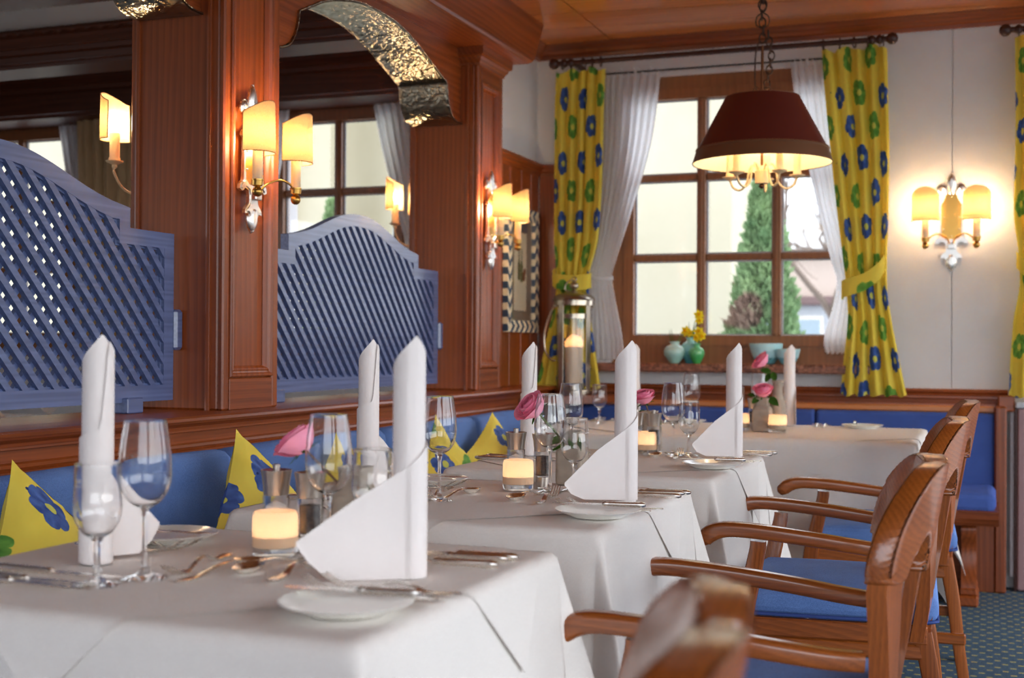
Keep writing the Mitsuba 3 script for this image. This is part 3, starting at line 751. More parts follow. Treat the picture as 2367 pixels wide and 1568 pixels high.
# ------------------------------------------------------------------ pendant lamp
def pendant(x, y):
    k = thing('pendant_lamp', 'dark red metal pendant lamp on a chain hanging before the window', 'pendant lamp')
    zb, zt = 1.782, 2.035
    prof = [(0.136, zt), (0.140, zt), (0.246, zb + 0.052), (0.2435, zb + 0.052), (0.136, zt - 0.002)]
    part(k, 'shade', moved(lathe([(0.2435, zb + 0.054), (0.246, zb + 0.054), (0.1405, zt), (0.138, zt)], 56), x, y), 'lamp_red', 30, 'dark red outer shade')
    part(k, 'shade_lining', moved(lathe([(0.1375, zt - 0.001), (0.2430, zb + 0.054), (0.2600, zb + 0.002)], 56), x, y), 'lamp_inner', 40, 'cream inside of the shade')
    part(k, 'rim_band', moved(lathe([(0.2605, zb + 0.002), (0.2635, zb), (0.2640, zb + 0.004), (0.2500, zb + 0.048), (0.2525, zb + 0.052), (0.2500, zb + 0.057), (0.2460, zb + 0.056)], 56), x, y), 'lamp_band', 25, 'antique gold band')
    part(k, 'top_ring', torus((x, y, zt), 0.1392, 0.0022, 'z', 48, 6), 'lamp_band', True)
    part(k, 'spider', cat(*[tube([(x, y, zt - 0.002), (x + 0.138 * math.cos(a), y + 0.138 * math.sin(a), zt - 0.002)], 0.003, 6) for a in (0.4, 0.4 + 2 * PI / 3, 0.4 + 4 * PI / 3)]), 'bronze', True)
    part(k, 'top_cap', moved(lathe([(0, zt + 0.014), (0.009, zt + 0.012), (0.012, zt), (0, zt)], 14), x, y), 'ivory', True)
    part(k, 'rod', tube([(x, y, 1.735), (x, y, 2.235)], 0.0055, 10, (0, 1, 0)), 'bronze', 40)
    part(k, 'hub', moved(lathe([(0, 1.690), (0.006, 1.692), (0.008, 1.699), (0.004, 1.706), (0.026, 1.707), (0.0265, 1.755), (0.012, 1.760), (0.006, 1.775), (0, 1.776)], 20), x, y), 'ivory', 30)
    part(k, 'hub_finial', sphere((x, y, 1.697), 0.0105, 12), 'bronze', True)
    for i in range(5):
        a = 0.35 + i * 2 * PI / 5
        c, s = math.cos(a), math.sin(a)
        q = lambda r, z: (x + r * c, y + r * s, z)
        part(k, 'arm', tube(curve([q(0.016, 1.758), q(0.035, 1.782), (q(0.052, 1.765)), q(0.062, 1.715), q(0.088, 1.688), q(0.118, 1.697), q(0.135, 1.728)], 30), 0.0042, 7), 'ivory', True)
        part(k, 'drip_pan', moved(lathe([(0, 1.728), (0.006, 1.728), (0.029, 1.738), (0.030, 1.741), (0.006, 1.735), (0, 1.735)], 20), x + 0.135 * c, y + 0.135 * s), 'ivory', 30)
        part(k, 'candle_sleeve', moved(lathe([(0.015, 1.735), (0.015, 1.755), (0.0135, 1.756), (0.0135, 1.835), (0.0125, 1.835), (0.0125, 1.735)], 16, True), x + 0.135 * c, y + 0.135 * s), 'candle_sleeve', 30)
        d = mikit.ply(sphere((x + 0.135 * c, y + 0.135 * s, 1.868), 0.012, 10, (1, 1, 1.9)), 'white_paint', smooth=True)
        d['emitter'] = {'type': 'area', 'radiance': rgb(*[v * 0.3 for v in BULB])}
        scene[numbered(k + '__bulb')] = d
    # chain: long hook, S-links and rings up to the ceiling
    def ring(z, R=0.016, ax='y', dx=0.0, sc=1.5):
        m = torus((0, 0, 0), R, 0.0026, ax, 18, 6); m.vertices[:, 2] *= sc; return moved(m, x + dx, y, z)
    part(k, 'hook', tube(curve([(x, y, 2.24), (x - 0.014, y, 2.245), (x - 0.026, y, 2.20), (x - 0.028, y, 2.10), (x - 0.022, y, 2.065), (x - 0.012, y, 2.06), (x - 0.004, y + .004, 2.07)], 30), 0.003, 7, (0, 1, 0)), 'iron', True)
    for i in range(13):
        part(k, 'chain_link', ring(2.262 + i * 0.030, 0.0125, 'y' if i % 2 == 0 else 'x', 0.003 * math.sin(i * 1.7)), 'iron', True)
    for i in range(8):
        part(k, 'chain_link', ring(2.085 + i * 0.027, 0.0115, 'y' if i % 2 == 0 else 'x', 0.034 - 0.004 * abs(i - 4)), 'iron', True)
    for s in (-1, 1):
        part(k, 'scroll', tube(curve([(x, y, 2.085), (x + s * 0.012, y, 2.055), (x + s * 0.028, y, 2.05), (x + s * 0.033, y, 2.068), (x + s * 0.022, y, 2.078), (x + s * 0.012, y, 2.068)], 24), 0.0024, 6, (0, 1, 0)), 'iron', True)
        part(k, 'scroll', tube(curve([(x, y, 2.30), (x + s * 0.024, y, 2.315), (x + s * 0.022, y, 2.345), (x + s * 0.004, y, 2.36), (x - s * 0.016, y, 2.385), (x - s * 0.008, y, 2.41), (x + s * 0.012, y, 2.40)], 28), 0.0024, 6, (0, 1, 0)), 'iron', True)
pendant(-0.822, 4.88)
# ------------------------------------------------------------------ curtains
def drape_grid(rows, n, y, amp, seed, nu=None, nv=60, phase=0.0, head=0.0):
    """rows: (z, x left, x right[, amplitude factor]); n pleats."""
    R = np.array([(r[0], r[1], r[2], r[3] if len(r) > 3 else 1.0) for r in rows], float)
    z = np.concatenate([np.linspace(R[0, 0], R[0, 0] - head, 8)[:-1], np.linspace(R[0, 0] - head, R[-1, 0], nv)]) if head else np.linspace(R[0, 0], R[-1, 0], nv)
    from scipy.interpolate import PchipInterpolator as PI_
    zz = R[::-1, 0]
    xl, xr, am = (PI_(zz, R[::-1, i])(z) for i in (1, 2, 3))
    nu = nu or n * 10 + 1
    u = np.linspace(0, 1, nu)
    rg = np.random.RandomState(seed)
    ph = 0.55 * np.interp(u, np.linspace(0, 1, 7), rg.uniform(-1, 1, 7)) + phase
    fold = np.interp(u, np.linspace(0, 1, 9), rg.uniform(0.55, 1.15, 9))
    U, Z = np.meshgrid(u, z, indexing='ij')
    A = amp * am[None, :] * fold[:, None]
    w = np.sin(2 * PI * n * U + ph[:, None] * 2 + 0.35 * np.sin(2.2 * Z + seed))
    w2 = np.cos(2 * PI * n * U + ph[:, None] * 2 + 0.35 * np.sin(2.2 * Z + seed))
    Y = y + A * (w + 0.25 * np.sin(4 * PI * n * U + 1.0))
    X = xl[None, :] + (xr - xl)[None, :] * U + 0.35 * A * w2 * np.sin(PI * U)
    if head:
        hm = np.clip((R[0, 0] - Z) / head, 0, 1)
        Y = Y + 0.008 * np.sin(7 * PI * n * U / 3 + seed) * (1 - hm)
        Z = Z + 0.012 * np.sin(2 * PI * n * U * 0.5 + seed) * (1 - hm) ** 2
        pin = np.exp(-((R[0, 0] - head - Z) / 0.012) ** 2)
        Y = Y + pin * 0.010
    Z = Z + 0.006 * np.sin(2 * PI * U * n + 1.3) * np.clip((R[-1, 0] + 0.03 - Z) / 0.03, 0, 1)
    return np.stack([X, Y, Z], 2), U, Z
def drape(name, label, cat_, rows, n, y, amp, seed, bsdf, cloth_w, head=0.10, uoff=0.0, voff=0.0, group=None, nv=60):
    k = thing(name, label, cat_, group)
    P, U, Z = drape_grid(rows, n, y, amp, seed, head=head, nv=nv)
    uv = np.stack([U * cloth_w + uoff, Z + voff], 2).reshape(-1, 2)
    part(k, 'cloth', grid(P), bsdf, True, uv=uv)
    return k, P
def tieback(k, pts, hh, bsdf, uoff=0.0):
    c = curve(pts, 28)
    P = np.array([[(a[0], a[1] - 0.004 * math.sin(PI * t), a[2] + (t - 0.5) * hh) for t in np.linspace(0, 1, 6)] for a in c])
    L = np.concatenate([[0], np.cumsum(np.linalg.norm(np.diff(c, axis=0), axis=1))])
    uv = np.array([[(l + uoff, t * hh) for t in np.linspace(0, 1, 6)] for l in L]).reshape(-1, 2)
    part(k, 'tieback', grid(P), bsdf, True, 'band tying the curtain back', uv=uv)
def curtain_rings(k, xs, y, z):
    for i, x in enumerate(xs):
        part(k, 'ring', moved(torus((0, 0, 0), 0.0225, 0.0034, 'x', 18, 6), x, y, z - 0.006, rz=0.25 * math.sin(i * 2.3)), 'dark_wood', True)
def rod(xa, xb, y, z, label, ends=(True, True)):
    k = thing('curtain_rod', label, 'curtain rod')
    part(k, 'pole', tube([(xa, y, z), (xb, y, z)], 0.0125, 16, (0, 0, 1)), 'dark_wood', 40)
    for x, s, on in ((xa, -1, ends[0]), (xb, 1, ends[1])):
        if not on: continue
        part(k, 'finial', cat(sphere((x + s * 0.004, y, z), 0.027, 20), *[moved(lathe([(0.0, -0.016), (0.015, -0.014), (0.021, -0.004), (0.021, 0.004), (0.015, 0.014), (0, 0.016)], 18), 0, 0, 0, ry=PI / 2).apply_translation((x - s * d, y, z)) for d in (0.05, 0.085)]), 'dark_wood', True, 'turned ball finial')
        part(k, 'bracket', cat(box(x - s * 0.10 - 0.012, x - s * 0.10 + 0.012, y, WY, z - 0.012, z + 0.012, 0.004)), 'dark_wood', False)
RZ, RY = 2.494, 6.03
rod(-2.05, -0.432, RY, RZ, 'dark wooden curtain rod with ball ends above the large window')
rod(0.058, 1.9, RY, RZ - 0.002, 'dark wooden curtain rod entering at the upper right corner', (True, False))
solo('sheer_rod', tube([(-1.84, 6.15, 2.452), (-0.75, 6.15, 2.452)], 0.0045, 8), 'black_metal', 'thin dark rail holding the white sheers of the large window', 'curtain rail')

k, _ = drape('curtain', 'yellow flowered curtain in the corner left of the large window', 'curtain',
             [(2.462, -2.055, -1.795), (2.30, -2.062, -1.80), (1.90, -2.062, -1.808), (1.62, -2.060, -1.825), (1.41, -2.045, -1.872, .7), (1.34, -2.05, -1.872, .7), (1.10, -2.10, -1.842, 1.0), (0.87, -2.15, -1.805, 1.2)],
             5, 6.06, 0.020, 3, 'floral', 0.62)
tieback(k, [(-2.06, 6.10, 1.44), (-2.065, 6.06, 1.425), (-2.03, 6.012, 1.405), (-1.95, 6.00, 1.395), (-1.88, 6.018, 1.40), (-1.862, 6.06, 1.41)], 0.075, 'floral', 0.33)
curtain_rings(k, [-2.01, -1.965, -1.90, -1.855, -1.81], RY, RZ)
k, _ = drape('curtain', 'yellow flowered curtain right of the large window, tied back beside the white wall', 'curtain',
             [(2.470, -0.748, -0.452), (2.30, -0.735, -0.448), (1.95, -0.70, -0.440), (1.70, -0.672, -0.442), (1.45, -0.640, -0.448, .8), (1.36, -0.630, -0.446, .7), (1.22, -0.622, -0.428, .8), (1.05, -0.638, -0.396), (0.862, -0.655, -0.358, 1.1)],
             5, 6.06, 0.022, 8, 'floral', 0.66, uoff=0.21, voff=0.07)
tieback(k, [(-0.642, 6.08, 1.345), (-0.648, 6.04, 1.350), (-0.61, 6.008, 1.362), (-0.54, 6.0, 1.385), (-0.482, 6.012, 1.43), (-0.455, 6.05, 1.478), (-0.452, 6.12, 1.50)], 0.082, 'floral', 0.05)
curtain_rings(k, [-0.735, -0.66, -0.595, -0.535, -0.465], RY, RZ)
k, _ = drape('curtain', 'yellow flowered curtain cut off by the right edge of the picture', 'curtain',
             [(2.462, 0.094, 0.40), (2.05, 0.098, 0.39), (1.70, 0.092, 0.38), (1.46, 0.116, 0.36, .7), (1.38, 0.118, 0.36, .7), (1.20, 0.092, 0.40), (0.868, 0.076, 0.44, 1.1)],
             5, 6.06, 0.020, 13, 'floral', 0.66, uoff=0.4, voff=0.13)
tieback(k, [(0.105, 6.10, 1.49), (0.108, 6.03, 1.47), (0.16, 6.0, 1.42), (0.25, 6.0, 1.40), (0.36, 6.03, 1.40)], 0.075, 'floral', 0.5)
curtain_rings(k, [0.11, 0.17, 0.24, 0.31], RY, RZ - 0.002)

def sheer(label, rows, n, seed, tie=None, y=6.155, hem=True):
    k, P = drape('sheer_curtain', label, 'sheer curtain', rows, n, y, 0.011, seed, 'sheer', 0.7, head=0.03, nv=50)
    if tie:
        part(k, 'tieback', sweep(curve(tie, 16), 0.006, 0.020, (0, 0, 1)), 'sheer', True)
    return k
sheer('white sheer on the left of the large window, tied back beside the yellow curtain',
      [(2.462, -1.815, -1.540), (2.16, -1.818, -1.572), (1.73, -1.848, -1.690), (1.50, -1.885, -1.765, .6), (1.43, -1.903, -1.783, .5), (1.38, -1.90, -1.775, .6), (1.08, -1.90, -1.720), (1.012, -1.90, -1.715)], 7, 21,
      [(-1.905, 6.15, 1.44), (-1.86, 6.13, 1.425), (-1.80, 6.13, 1.42), (-1.775, 6.15, 1.425)])
sheer('white sheer on the right of the large window beside the yellow curtain',
      [(2.455, -0.905, -0.730), (2.22, -0.874, -0.70), (1.80, -0.785, -0.66), (1.46, -0.700, -0.60, .6), (1.40, -0.682, -0.60, .5), (1.30, -0.695, -0.60, .7), (1.10, -0.742, -0.60), (1.055, -0.735, -0.60)], 6, 23)
sheer('white sheer right of the window seen under the silver arch', [(2.452, -3.14, -2.86), (2.20, -3.09, -2.84), (1.90, -3.01, -2.80), (1.50, -2.92, -2.78, .6), (1.05, -2.98, -2.78)], 7, 25)
sheer('white sheer left of the window seen under the silver arch, beside the broad pillar', [(2.452, -3.98, -3.632), (2.20, -3.99, -3.665), (1.90, -4.0, -3.73), (1.50, -4.02, -3.86, .6), (1.05, -4.02, -3.80)], 8, 26)
sheer('white sheer of the window at the far left above the dark lattice', [(2.455, -5.235, -4.97), (2.10, -5.17, -4.96), (1.80, -5.10, -4.95), (1.45, -5.04, -4.94, .6), (1.05, -5.1, -4.94)], 6, 27)
scene['lining'] = {'type': 'principledthin', 'base_color': srgb(206, 176, 136), 'roughness': 0.8, 'diff_trans': 0.6, 'spec_trans': 0.0}
drape('curtain', 'beige lined curtain beside the left edge of the broad pillar, above the dark lattice', 'curtain',
      [(2.50, -5.00, -4.60), (2.0, -4.98, -4.60), (1.5, -4.96, -4.62), (1.0, -4.98, -4.58)], 5, 6.05, 0.025, 31, 'lining', 0.7)

# ------------------------------------------------------------------ benches
def cushion(x0, x1, y0, y1, z0, z1, r=0.03, nz=0.004, seed=0):
    m = rounded(x0, x1, y0, y1, z0, z1, r, 8)
    m = fine(m, 0.05)
    from meshkit import fbm as mfbm
    v = m.vertices
    n = m.vertex_normals
    m.vertices = v + n * ((mfbm(v * 6 + seed, 3) - 0.5) * 2 * nz)[:, None]
    return m
k = thing('banquette', 'long blue upholstered banquette along the partition behind the tables', 'bench')
seams = [0.35, 1.20, 2.14, 3.085, 4.06, 4.90, 5.62]
for i, (a, b) in enumerate(zip(seams[:-1], seams[1:])):
    pts = [(-2.078, 0.42), (-1.93, 0.42), (-1.935, 0.50), (-1.985, 0.72), (-2.003, 0.765), (-2.02, 0.782), (-2.045, 0.786), (-2.078, 0.782)]
    lo = [(x + 0.012 * (z > 0.75), z) for x, z in pts]
    secs = []
    for t, sh in ((0.0, 0.030), (0.006, 0.016), (0.02, 0.004), (0.04, 0.0), (0.5, -0.008), (-0.04, 0.0), (-0.02, 0.004), (-0.006, 0.016), (0.0001, 0.030)):
        y = a + 0.001 + t if t in (0.0, 0.006, 0.02, 0.04) else ((a + b) / 2 if t == 0.5 else b - 0.001 + (t if t < 0 else 0))
        secs.append([(x - (sh if x > -2.07 else 0), y, z - (sh * 0.8 if z > 0.7 else 0)) for x, z in lo])
    part(k, 'back_cushion', loft(secs), 'blue_fabric', 40)
part(k, 'seat_cushion', cushion(-1.95, -1.56, 0.35, 5.6, 0.40, 0.455), 'blue_fabric', 40)
part(k, 'seat_rail', box(-1.99, -1.55, 0.35, 5.62, 0.33, 0.405, 0.006), 'pine_y', False)
part(k, 'plinth', box(-2.08, -1.62, 0.35, 5.62, 0.0, 0.335), 'pine_y', False)

k = thing('banquette', 'blue upholstered corner bench under the large window and white wall', 'bench')
for a, b in ((-1.98, -1.18), (-1.175, -0.768), (-0.764, 0.018)):
    part(k, 'back_cushion', cushion(a, b, 6.045, 6.12, 0.42, 0.792, 0.018, 0.002, a), 'navy_fabric', 40)
part(k, 'seat_cushion', cushion(-1.95, 0.022, 5.665, 6.06, 0.392, 0.478, 0.032, 0.006, 2), 'navy_fabric', 40)
part(k, 'back_rail', box(-1.98, 0.018, 6.085, 6.135, 0.792, 0.822, 0.006), 'ceil_a', False, 'orange-brown top rail')
part(k, 'backboard', box(-2.0, 0.02, 6.125, 6.16, 0.0, 0.83), 'pine_x', False)
sr = [(5.635, 0.372), (5.632, 0.398), (5.64, 0.404), (5.70, 0.404), (6.1, 0.404), (6.1, 0.34), (5.66, 0.34), (5.655, 0.348), (5.648, 0.352), (5.645, 0.360)]
part(k, 'seat_rail', prism(sr, 'x', -1.95, 0.034), 'pine_x', 15)
part(k, 'end_post', box(0.016, 0.066, 6.02, 6.135, 0.0, 0.826, 0.008), 'pine_z', False)
part(k, 'end_panel', box(-0.075, 0.018, 6.03, 6.06, 0.0, 0.36, 0.003), 'pine_z', False)
leg = curve([(5.86, 0.34), (5.72, 0.34), (5.70, 0.30), (5.73, 0.24), (5.72, 0.16), (5.69, 0.10), (5.68, 0.07)], 30)
legp = Polygon([(5.90, 0.34)] + [tuple(q) for q in leg[1:]] + [(5.90, 0.07)])
part(k, 'leg', prism(legp.buffer(0), 'x', -0.115, -0.055), 'pine_z', 30)
part(k, 'foot', cat(box(-0.128, -0.045, 5.655, 5.92, 0.0, 0.045, 0.008), box(-0.122, -0.05, 5.67, 5.91, 0.045, 0.075, 0.006)), 'pine_y', False)
for xl in (-1.0, -1.7):
    part(k, 'leg', prism(legp.buffer(0), 'x', xl - 0.03, xl + 0.03), 'pine_z', 30)
solo('corner_shelf', prism([(-2.10, 5.60), (-2.02, 5.60), (-1.90, 5.78), (-1.76, 5.90), (-1.74, 6.16), (-2.10, 6.16)], 'z', 0.805, 0.842), 'pine_x', 'dark wooden corner shelf carrying the big lantern', 'shelf', False)

k = thing('wall_screen', 'mauve painted panel at the right edge beyond the bench end', 'panel')
part(k, 'panel', box(0.112, 0.9, 6.09, 6.13, 0.006, 0.818, 0.006), 'mauve_paint', False)
part(k, 'top_cap', box(0.104, 0.9, 6.08, 6.14, 0.818, 0.845, 0.004), 'grey_render', False, 'pale grey top edge')
part(k, 'post', box(0.082, 0.100, 6.12, 6.15, 0.06, 0.80, 0.003), 'grey_render', False, 'grey upright strip')
part(k, 'edge_post', box(0.100, 0.112, 6.10, 6.14, 0.0, 0.818, 0.003), 'dark_wood', False)
part(k, 'rail_end', box(0.030, 0.100, 6.10, 6.19, 0.80, 0.872, 0.006), 'pine_x', False)

# ------------------------------------------------------------------ throw pillows
def pillow_mesh(w=0.42, h=0.42, th=0.13, n=27, seed=0, off=(0, 0)):
    u = np.linspace(-1, 1, n)
    U, V = np.meshgrid(u, u, indexing='ij')
    k_ = (1 - np.abs(U) ** 2.4).clip(0) ** 0.62 * (1 - np.abs(V) ** 2.4).clip(0) ** 0.62
    from meshkit import fbm as mfbm
    wr = (mfbm(np.stack([U * 3 + seed, V * 3, 0 * U], 2), 3) - 0.5) * 0.03
    X = U * w / 2 * (1 - 0.07 * (1 - V * V)); Y = V * h / 2 * (1 - 0.07 * (1 - U * U))
    tops = []
    uvs = []
    ms = []
    for s in (1, -1):
        Z = s * (th / 2 * k_ + wr * k_)
        m = grid(np.stack([X, Y, Z], 2))
        if s < 0: m.invert()
        ms.append(m); uvs.append(np.stack([U * w / 2 + off[0], V * h / 2 + off[1]], 2).reshape(-1, 2))
    M = trimesh.Trimesh(np.vstack([m.vertices for m in ms]), np.vstack([ms[0].faces, ms[1].faces + n * n]), process=False)
    return M, np.vstack(uvs)
def pillow(x, y, z, label, spin=45, lean=62, turn=0, seed=0, w=0.42, spot=(-0.1, 0.1), green=False):
    """spin: turn in its own plane; lean: tilt back; turn: about z. It faces +x."""
    base = (0.235 * (seed + 1.0), 0.31 * (2 * seed + 1.0)) if green else (0.235 * (seed + 0.5), 0.31 * (2 * seed + 0.5))
    M, uv = pillow_mesh(w, w, 0.13, 27, seed, (base[0] - spot[0], base[1] - spot[1]))
    tw = T().translate([x, y, z]).rotate([0, 0, 1], turn).rotate([0, 1, 0], lean).rotate([0, 0, 1], spin)
    k = thing('throw_pillow', label, 'pillow', 'yellow flowered pillows on the banquette')
    scene[k] = {**mikit.ply(M, 'floral_solid', smooth=True, uv=uv), 'to_world': tw}
pillow(-1.80, 2.13, 0.585, 'yellow flowered pillow leaning behind the tall left napkin of the nearest table', 42, 66, 12, 1, 0.39)
pillow(-1.70, 1.87, 0.50, 'yellow pillow with a green flower, cut off by the left edge of the picture', 20, 50, 10, 2, 0.40, (0.0, 0.08), True)
pillow(-1.81, 2.954, 0.608, 'yellow flowered pillow standing on its corner behind the pepper mills of the nearest table', 44.5, 68.8, 2.7, 3, 0.37, (-0.085, 0.085))
pillow(-1.859, 3.532, 0.57, 'yellow flowered pillow seen through the wine glass behind the nearest rose', 33, 70.5, -5.5, 4, 0.36)
pillow(-1.83, 4.229, 0.601, 'yellow flowered pillow with a green flower at the left end of the third table', 31, 67, -3, 5, 0.36, (0.02, 0.08), True)
pillow(-1.848, 4.785, 0.58, 'yellow flowered pillow standing on its corner left of the second candle', 28, 70, -9, 6, 0.36)
# ------------------------------------------------------------------ armchairs (local: back at x=0, facing -x, floor z=0)
CH = Proto('armchair', 'armchair', 'armchairs along the right side of the tables')
def lean_x(y, z):
    z = np.asarray(z, float); y = np.asarray(y, float)
    s = np.clip((z - 0.36) / 0.36, 0.35, 1.0)
    return -0.180 * (0.902 - z) - 0.066 * np.abs(y / 0.285) ** 1.9 * s
def backwarp(v):
    v = v.copy(); t = v[:, 0].copy()
    v[:, 0] = lean_x(v[:, 1], v[:, 2]) + t
    return v
top = [(-0.288, 0.735), (-0.290, 0.775), (-0.276, 0.822), (-0.235, 0.868), (-0.175, 0.900), (-0.115, 0.908), (-0.055, 0.907), (0.0, 0.901), (0.055, 0.907), (0.115, 0.908), (0.175, 0.900), (0.235, 0.868), (0.276, 0.822), (0.290, 0.775), (0.288, 0.735)]
bot = [(0.250, 0.728), (0.215, 0.735), (0.20, 0.760), (0.175, 0.785), (0.14, 0.792), (0.11, 0.775), (0.095, 0.745), (0.085, 0.725), (-0.085, 0.725), (-0.095, 0.745), (-0.11, 0.775), (-0.14, 0.792), (-0.175, 0.785), (-0.20, 0.760), (-0.215, 0.735), (-0.250, 0.728)]
crest = Polygon([tuple(q) for q in curve(top, 60)] + [tuple(q) for q in curve(bot, 60)]).buffer(0)
cm = fine(prism(crest, 'x', -0.040, 0.0), 0.014)
cm = warp(soften(cm, 22), backwarp)
CH.add('crest_rail', cm, 'oak_y', 60)
for s in (-1, 1):
    st = Polygon([(s * 0.283, 0.74), (s * 0.222, 0.74), (s * 0.185, 0.40), (s * 0.235, 0.40)])
    m = fine(prism(st, 'x', -0.034, -0.004), 0.03)
    CH.add('stile', warp(m, backwarp), 'oak_z', 30)
spl = Polygon([(-0.092, 0.74), (0.092, 0.74), (0.075, 0.60), (0.085, 0.47), (0.07, 0.42), (-0.07, 0.42), (-0.085, 0.47), (-0.075, 0.60)])
CH.add('splat', warp(fine(prism(spl, 'x', -0.030, -0.010), 0.03), backwarp), 'oak_z', 30)
lr = Polygon([(-0.215, 0.46), (0.215, 0.46), (0.205, 0.40), (0.1, 0.385), (-0.1, 0.385), (-0.205, 0.40)])
CH.add('lower_rail', warp(fine(prism(lr, 'x', -0.036, 0.004), 0.03), backwarp), 'oak_y', 30)
seat = rounded(-0.535, -0.075, -0.245, 0.245, 0.435, 0.505, 0.032, 9)
seat = fine(seat, 0.04)
v = seat.vertices
dome = 0.016 * (1 - ((v[:, 0] + 0.305) / 0.24) ** 2).clip(0) * (1 - (v[:, 1] / 0.25) ** 2).clip(0)
v[:, 2] += dome * (v[:, 2] > 0.47)
v[:, 1] *= 1.0 - 0.10 * (v[:, 0] + 0.535) / 0.46
seat.vertices = v
CH.add('seat_cushion', seat, 'blue_fabric', 50, 'blue velvet seat cushion')
pts = [(-0.533, -0.22), (-0.515, -0.243), (-0.3, -0.236), (-0.10, -0.222), (-0.078, -0.2), (-0.078, 0.2), (-0.10, 0.222), (-0.3, 0.236), (-0.515, 0.243), (-0.533, 0.22), (-0.533, -0.22)]
CH.add('piping', tube([(x, y, 0.444) for x, y in pts], 0.0045, 6, (0, 0, 1)), 'piping', True)
for s in (-1, 1):
    pr = [(0, 0.365), (0.0, 0.435), (-s * 0.022, 0.435), (-s * 0.022, 0.365)]
    m = cat(box(-0.52, -0.10, s * 0.238 - 0.011, s * 0.238 + 0.011, 0.392, 0.436, 0.004), box(-0.52, -0.10, s * 0.235 - 0.010, s * 0.235 + 0.010, 0.355, 0.391, 0.006))
    m.vertices[:, 1] *= 1 - 0.09 * (m.vertices[:, 0] + 0.52) / 0.42
    CH.add('side_rail', m, 'oak_x', False)
CH.add('front_rail', cat(box(-0.535, -0.512, -0.225, 0.225, 0.392, 0.436, 0.004), box(-0.532, -0.512, -0.225, 0.225, 0.355, 0.391, 0.006)), 'oak_y', False)
CH.add('rear_rail', box(-0.12, -0.095, -0.2, 0.2, 0.36, 0.436, 0.004), 'oak_y', False)
for s in (-1, 1):
    path = curve([(-0.585, s * 0.238, 0.0), (-0.550, s * 0.240, 0.16), (-0.530, s * 0.243, 0.34), (-0.520, s * 0.248, 0.44), (-0.500, s * 0.258, 0.53), (-0.486, s * 0.266, 0.60), (-0.484, s * 0.268, 0.622)], 30)
    wdt = np.interp(path[:, 2], [0, 0.2, 0.4, 0.5, 0.63], [0.032, 0.036, 0.042, 0.036, 0.032])
    dep = np.interp(path[:, 2], [0, 0.2, 0.4, 0.5, 0.63], [0.036, 0.040, 0.050, 0.044, 0.036])
    CH.add('front_leg', sweep(path, wdt, dep, (1, 0, 0), 12, 0.45), 'oak_z', 40)
    path = curve([(-0.050, s * 0.205, 0.0), (-0.072, s * 0.205, 0.15), (-0.09, s * 0.205, 0.30), (-0.112, s * 0.207, 0.42)], 20)
    CH.add('rear_leg', sweep(path, 0.036, np.linspace(0.034, 0.046, len(path)), (1, 0, 0), 12, 0.45), 'oak_z', 40)
    path = curve([(-0.618, s * 0.272, 0.606), (-0.610, s * 0.272, 0.622), (-0.590, s * 0.272, 0.637), (-0.555, s * 0.273, 0.646), (-0.49, s * 0.276, 0.645), (-0.38, s * 0.280, 0.635), (-0.27, s * 0.278, 0.622), (-0.19, s * 0.268, 0.612), (-0.135, s * 0.255, 0.608)], 60)
    tt = np.linspace(0, 1, len(path))
    hgt = np.interp(tt, [0, 0.04, 0.10, 0.22, 0.4, 1], [0.012, 0.028, 0.040, 0.042, 0.036, 0.032])
    wd = np.interp(tt, [0, 0.04, 0.12, 0.3, 1], [0.024, 0.040, 0.050, 0.050, 0.036])
    CH.add('armrest', sweep(path, wd, hgt, (0, 0, 1), 16, 0.55), 'oak_x', 40)
    CH.add('stretcher', box(-0.55, -0.05, s * 0.222 - 0.012, s * 0.222 + 0.012, 0.15, 0.185, 0.005), 'oak_x', False)
CHAIRS = [(-0.150, 0.868, 9, 'wooden armchair nearest the camera, only its blurred crest and one arm showing'),
          (-0.066, 2.29, 4, 'wooden armchair with blue seat, large in front at the second table'),
          (-0.046, 3.33, 3, 'wooden armchair third from the camera, half hidden by the large one'),
          (-0.032, 4.47, 3, 'wooden armchair farthest from the camera, at the far table')]
for x, y, r, lb in CHAIRS:
    CH.put(at(x, y, 0, r).scale([1, 1, {0.868: 0.990, 2.29: 0.982}.get(y, 1.0)]), lb)

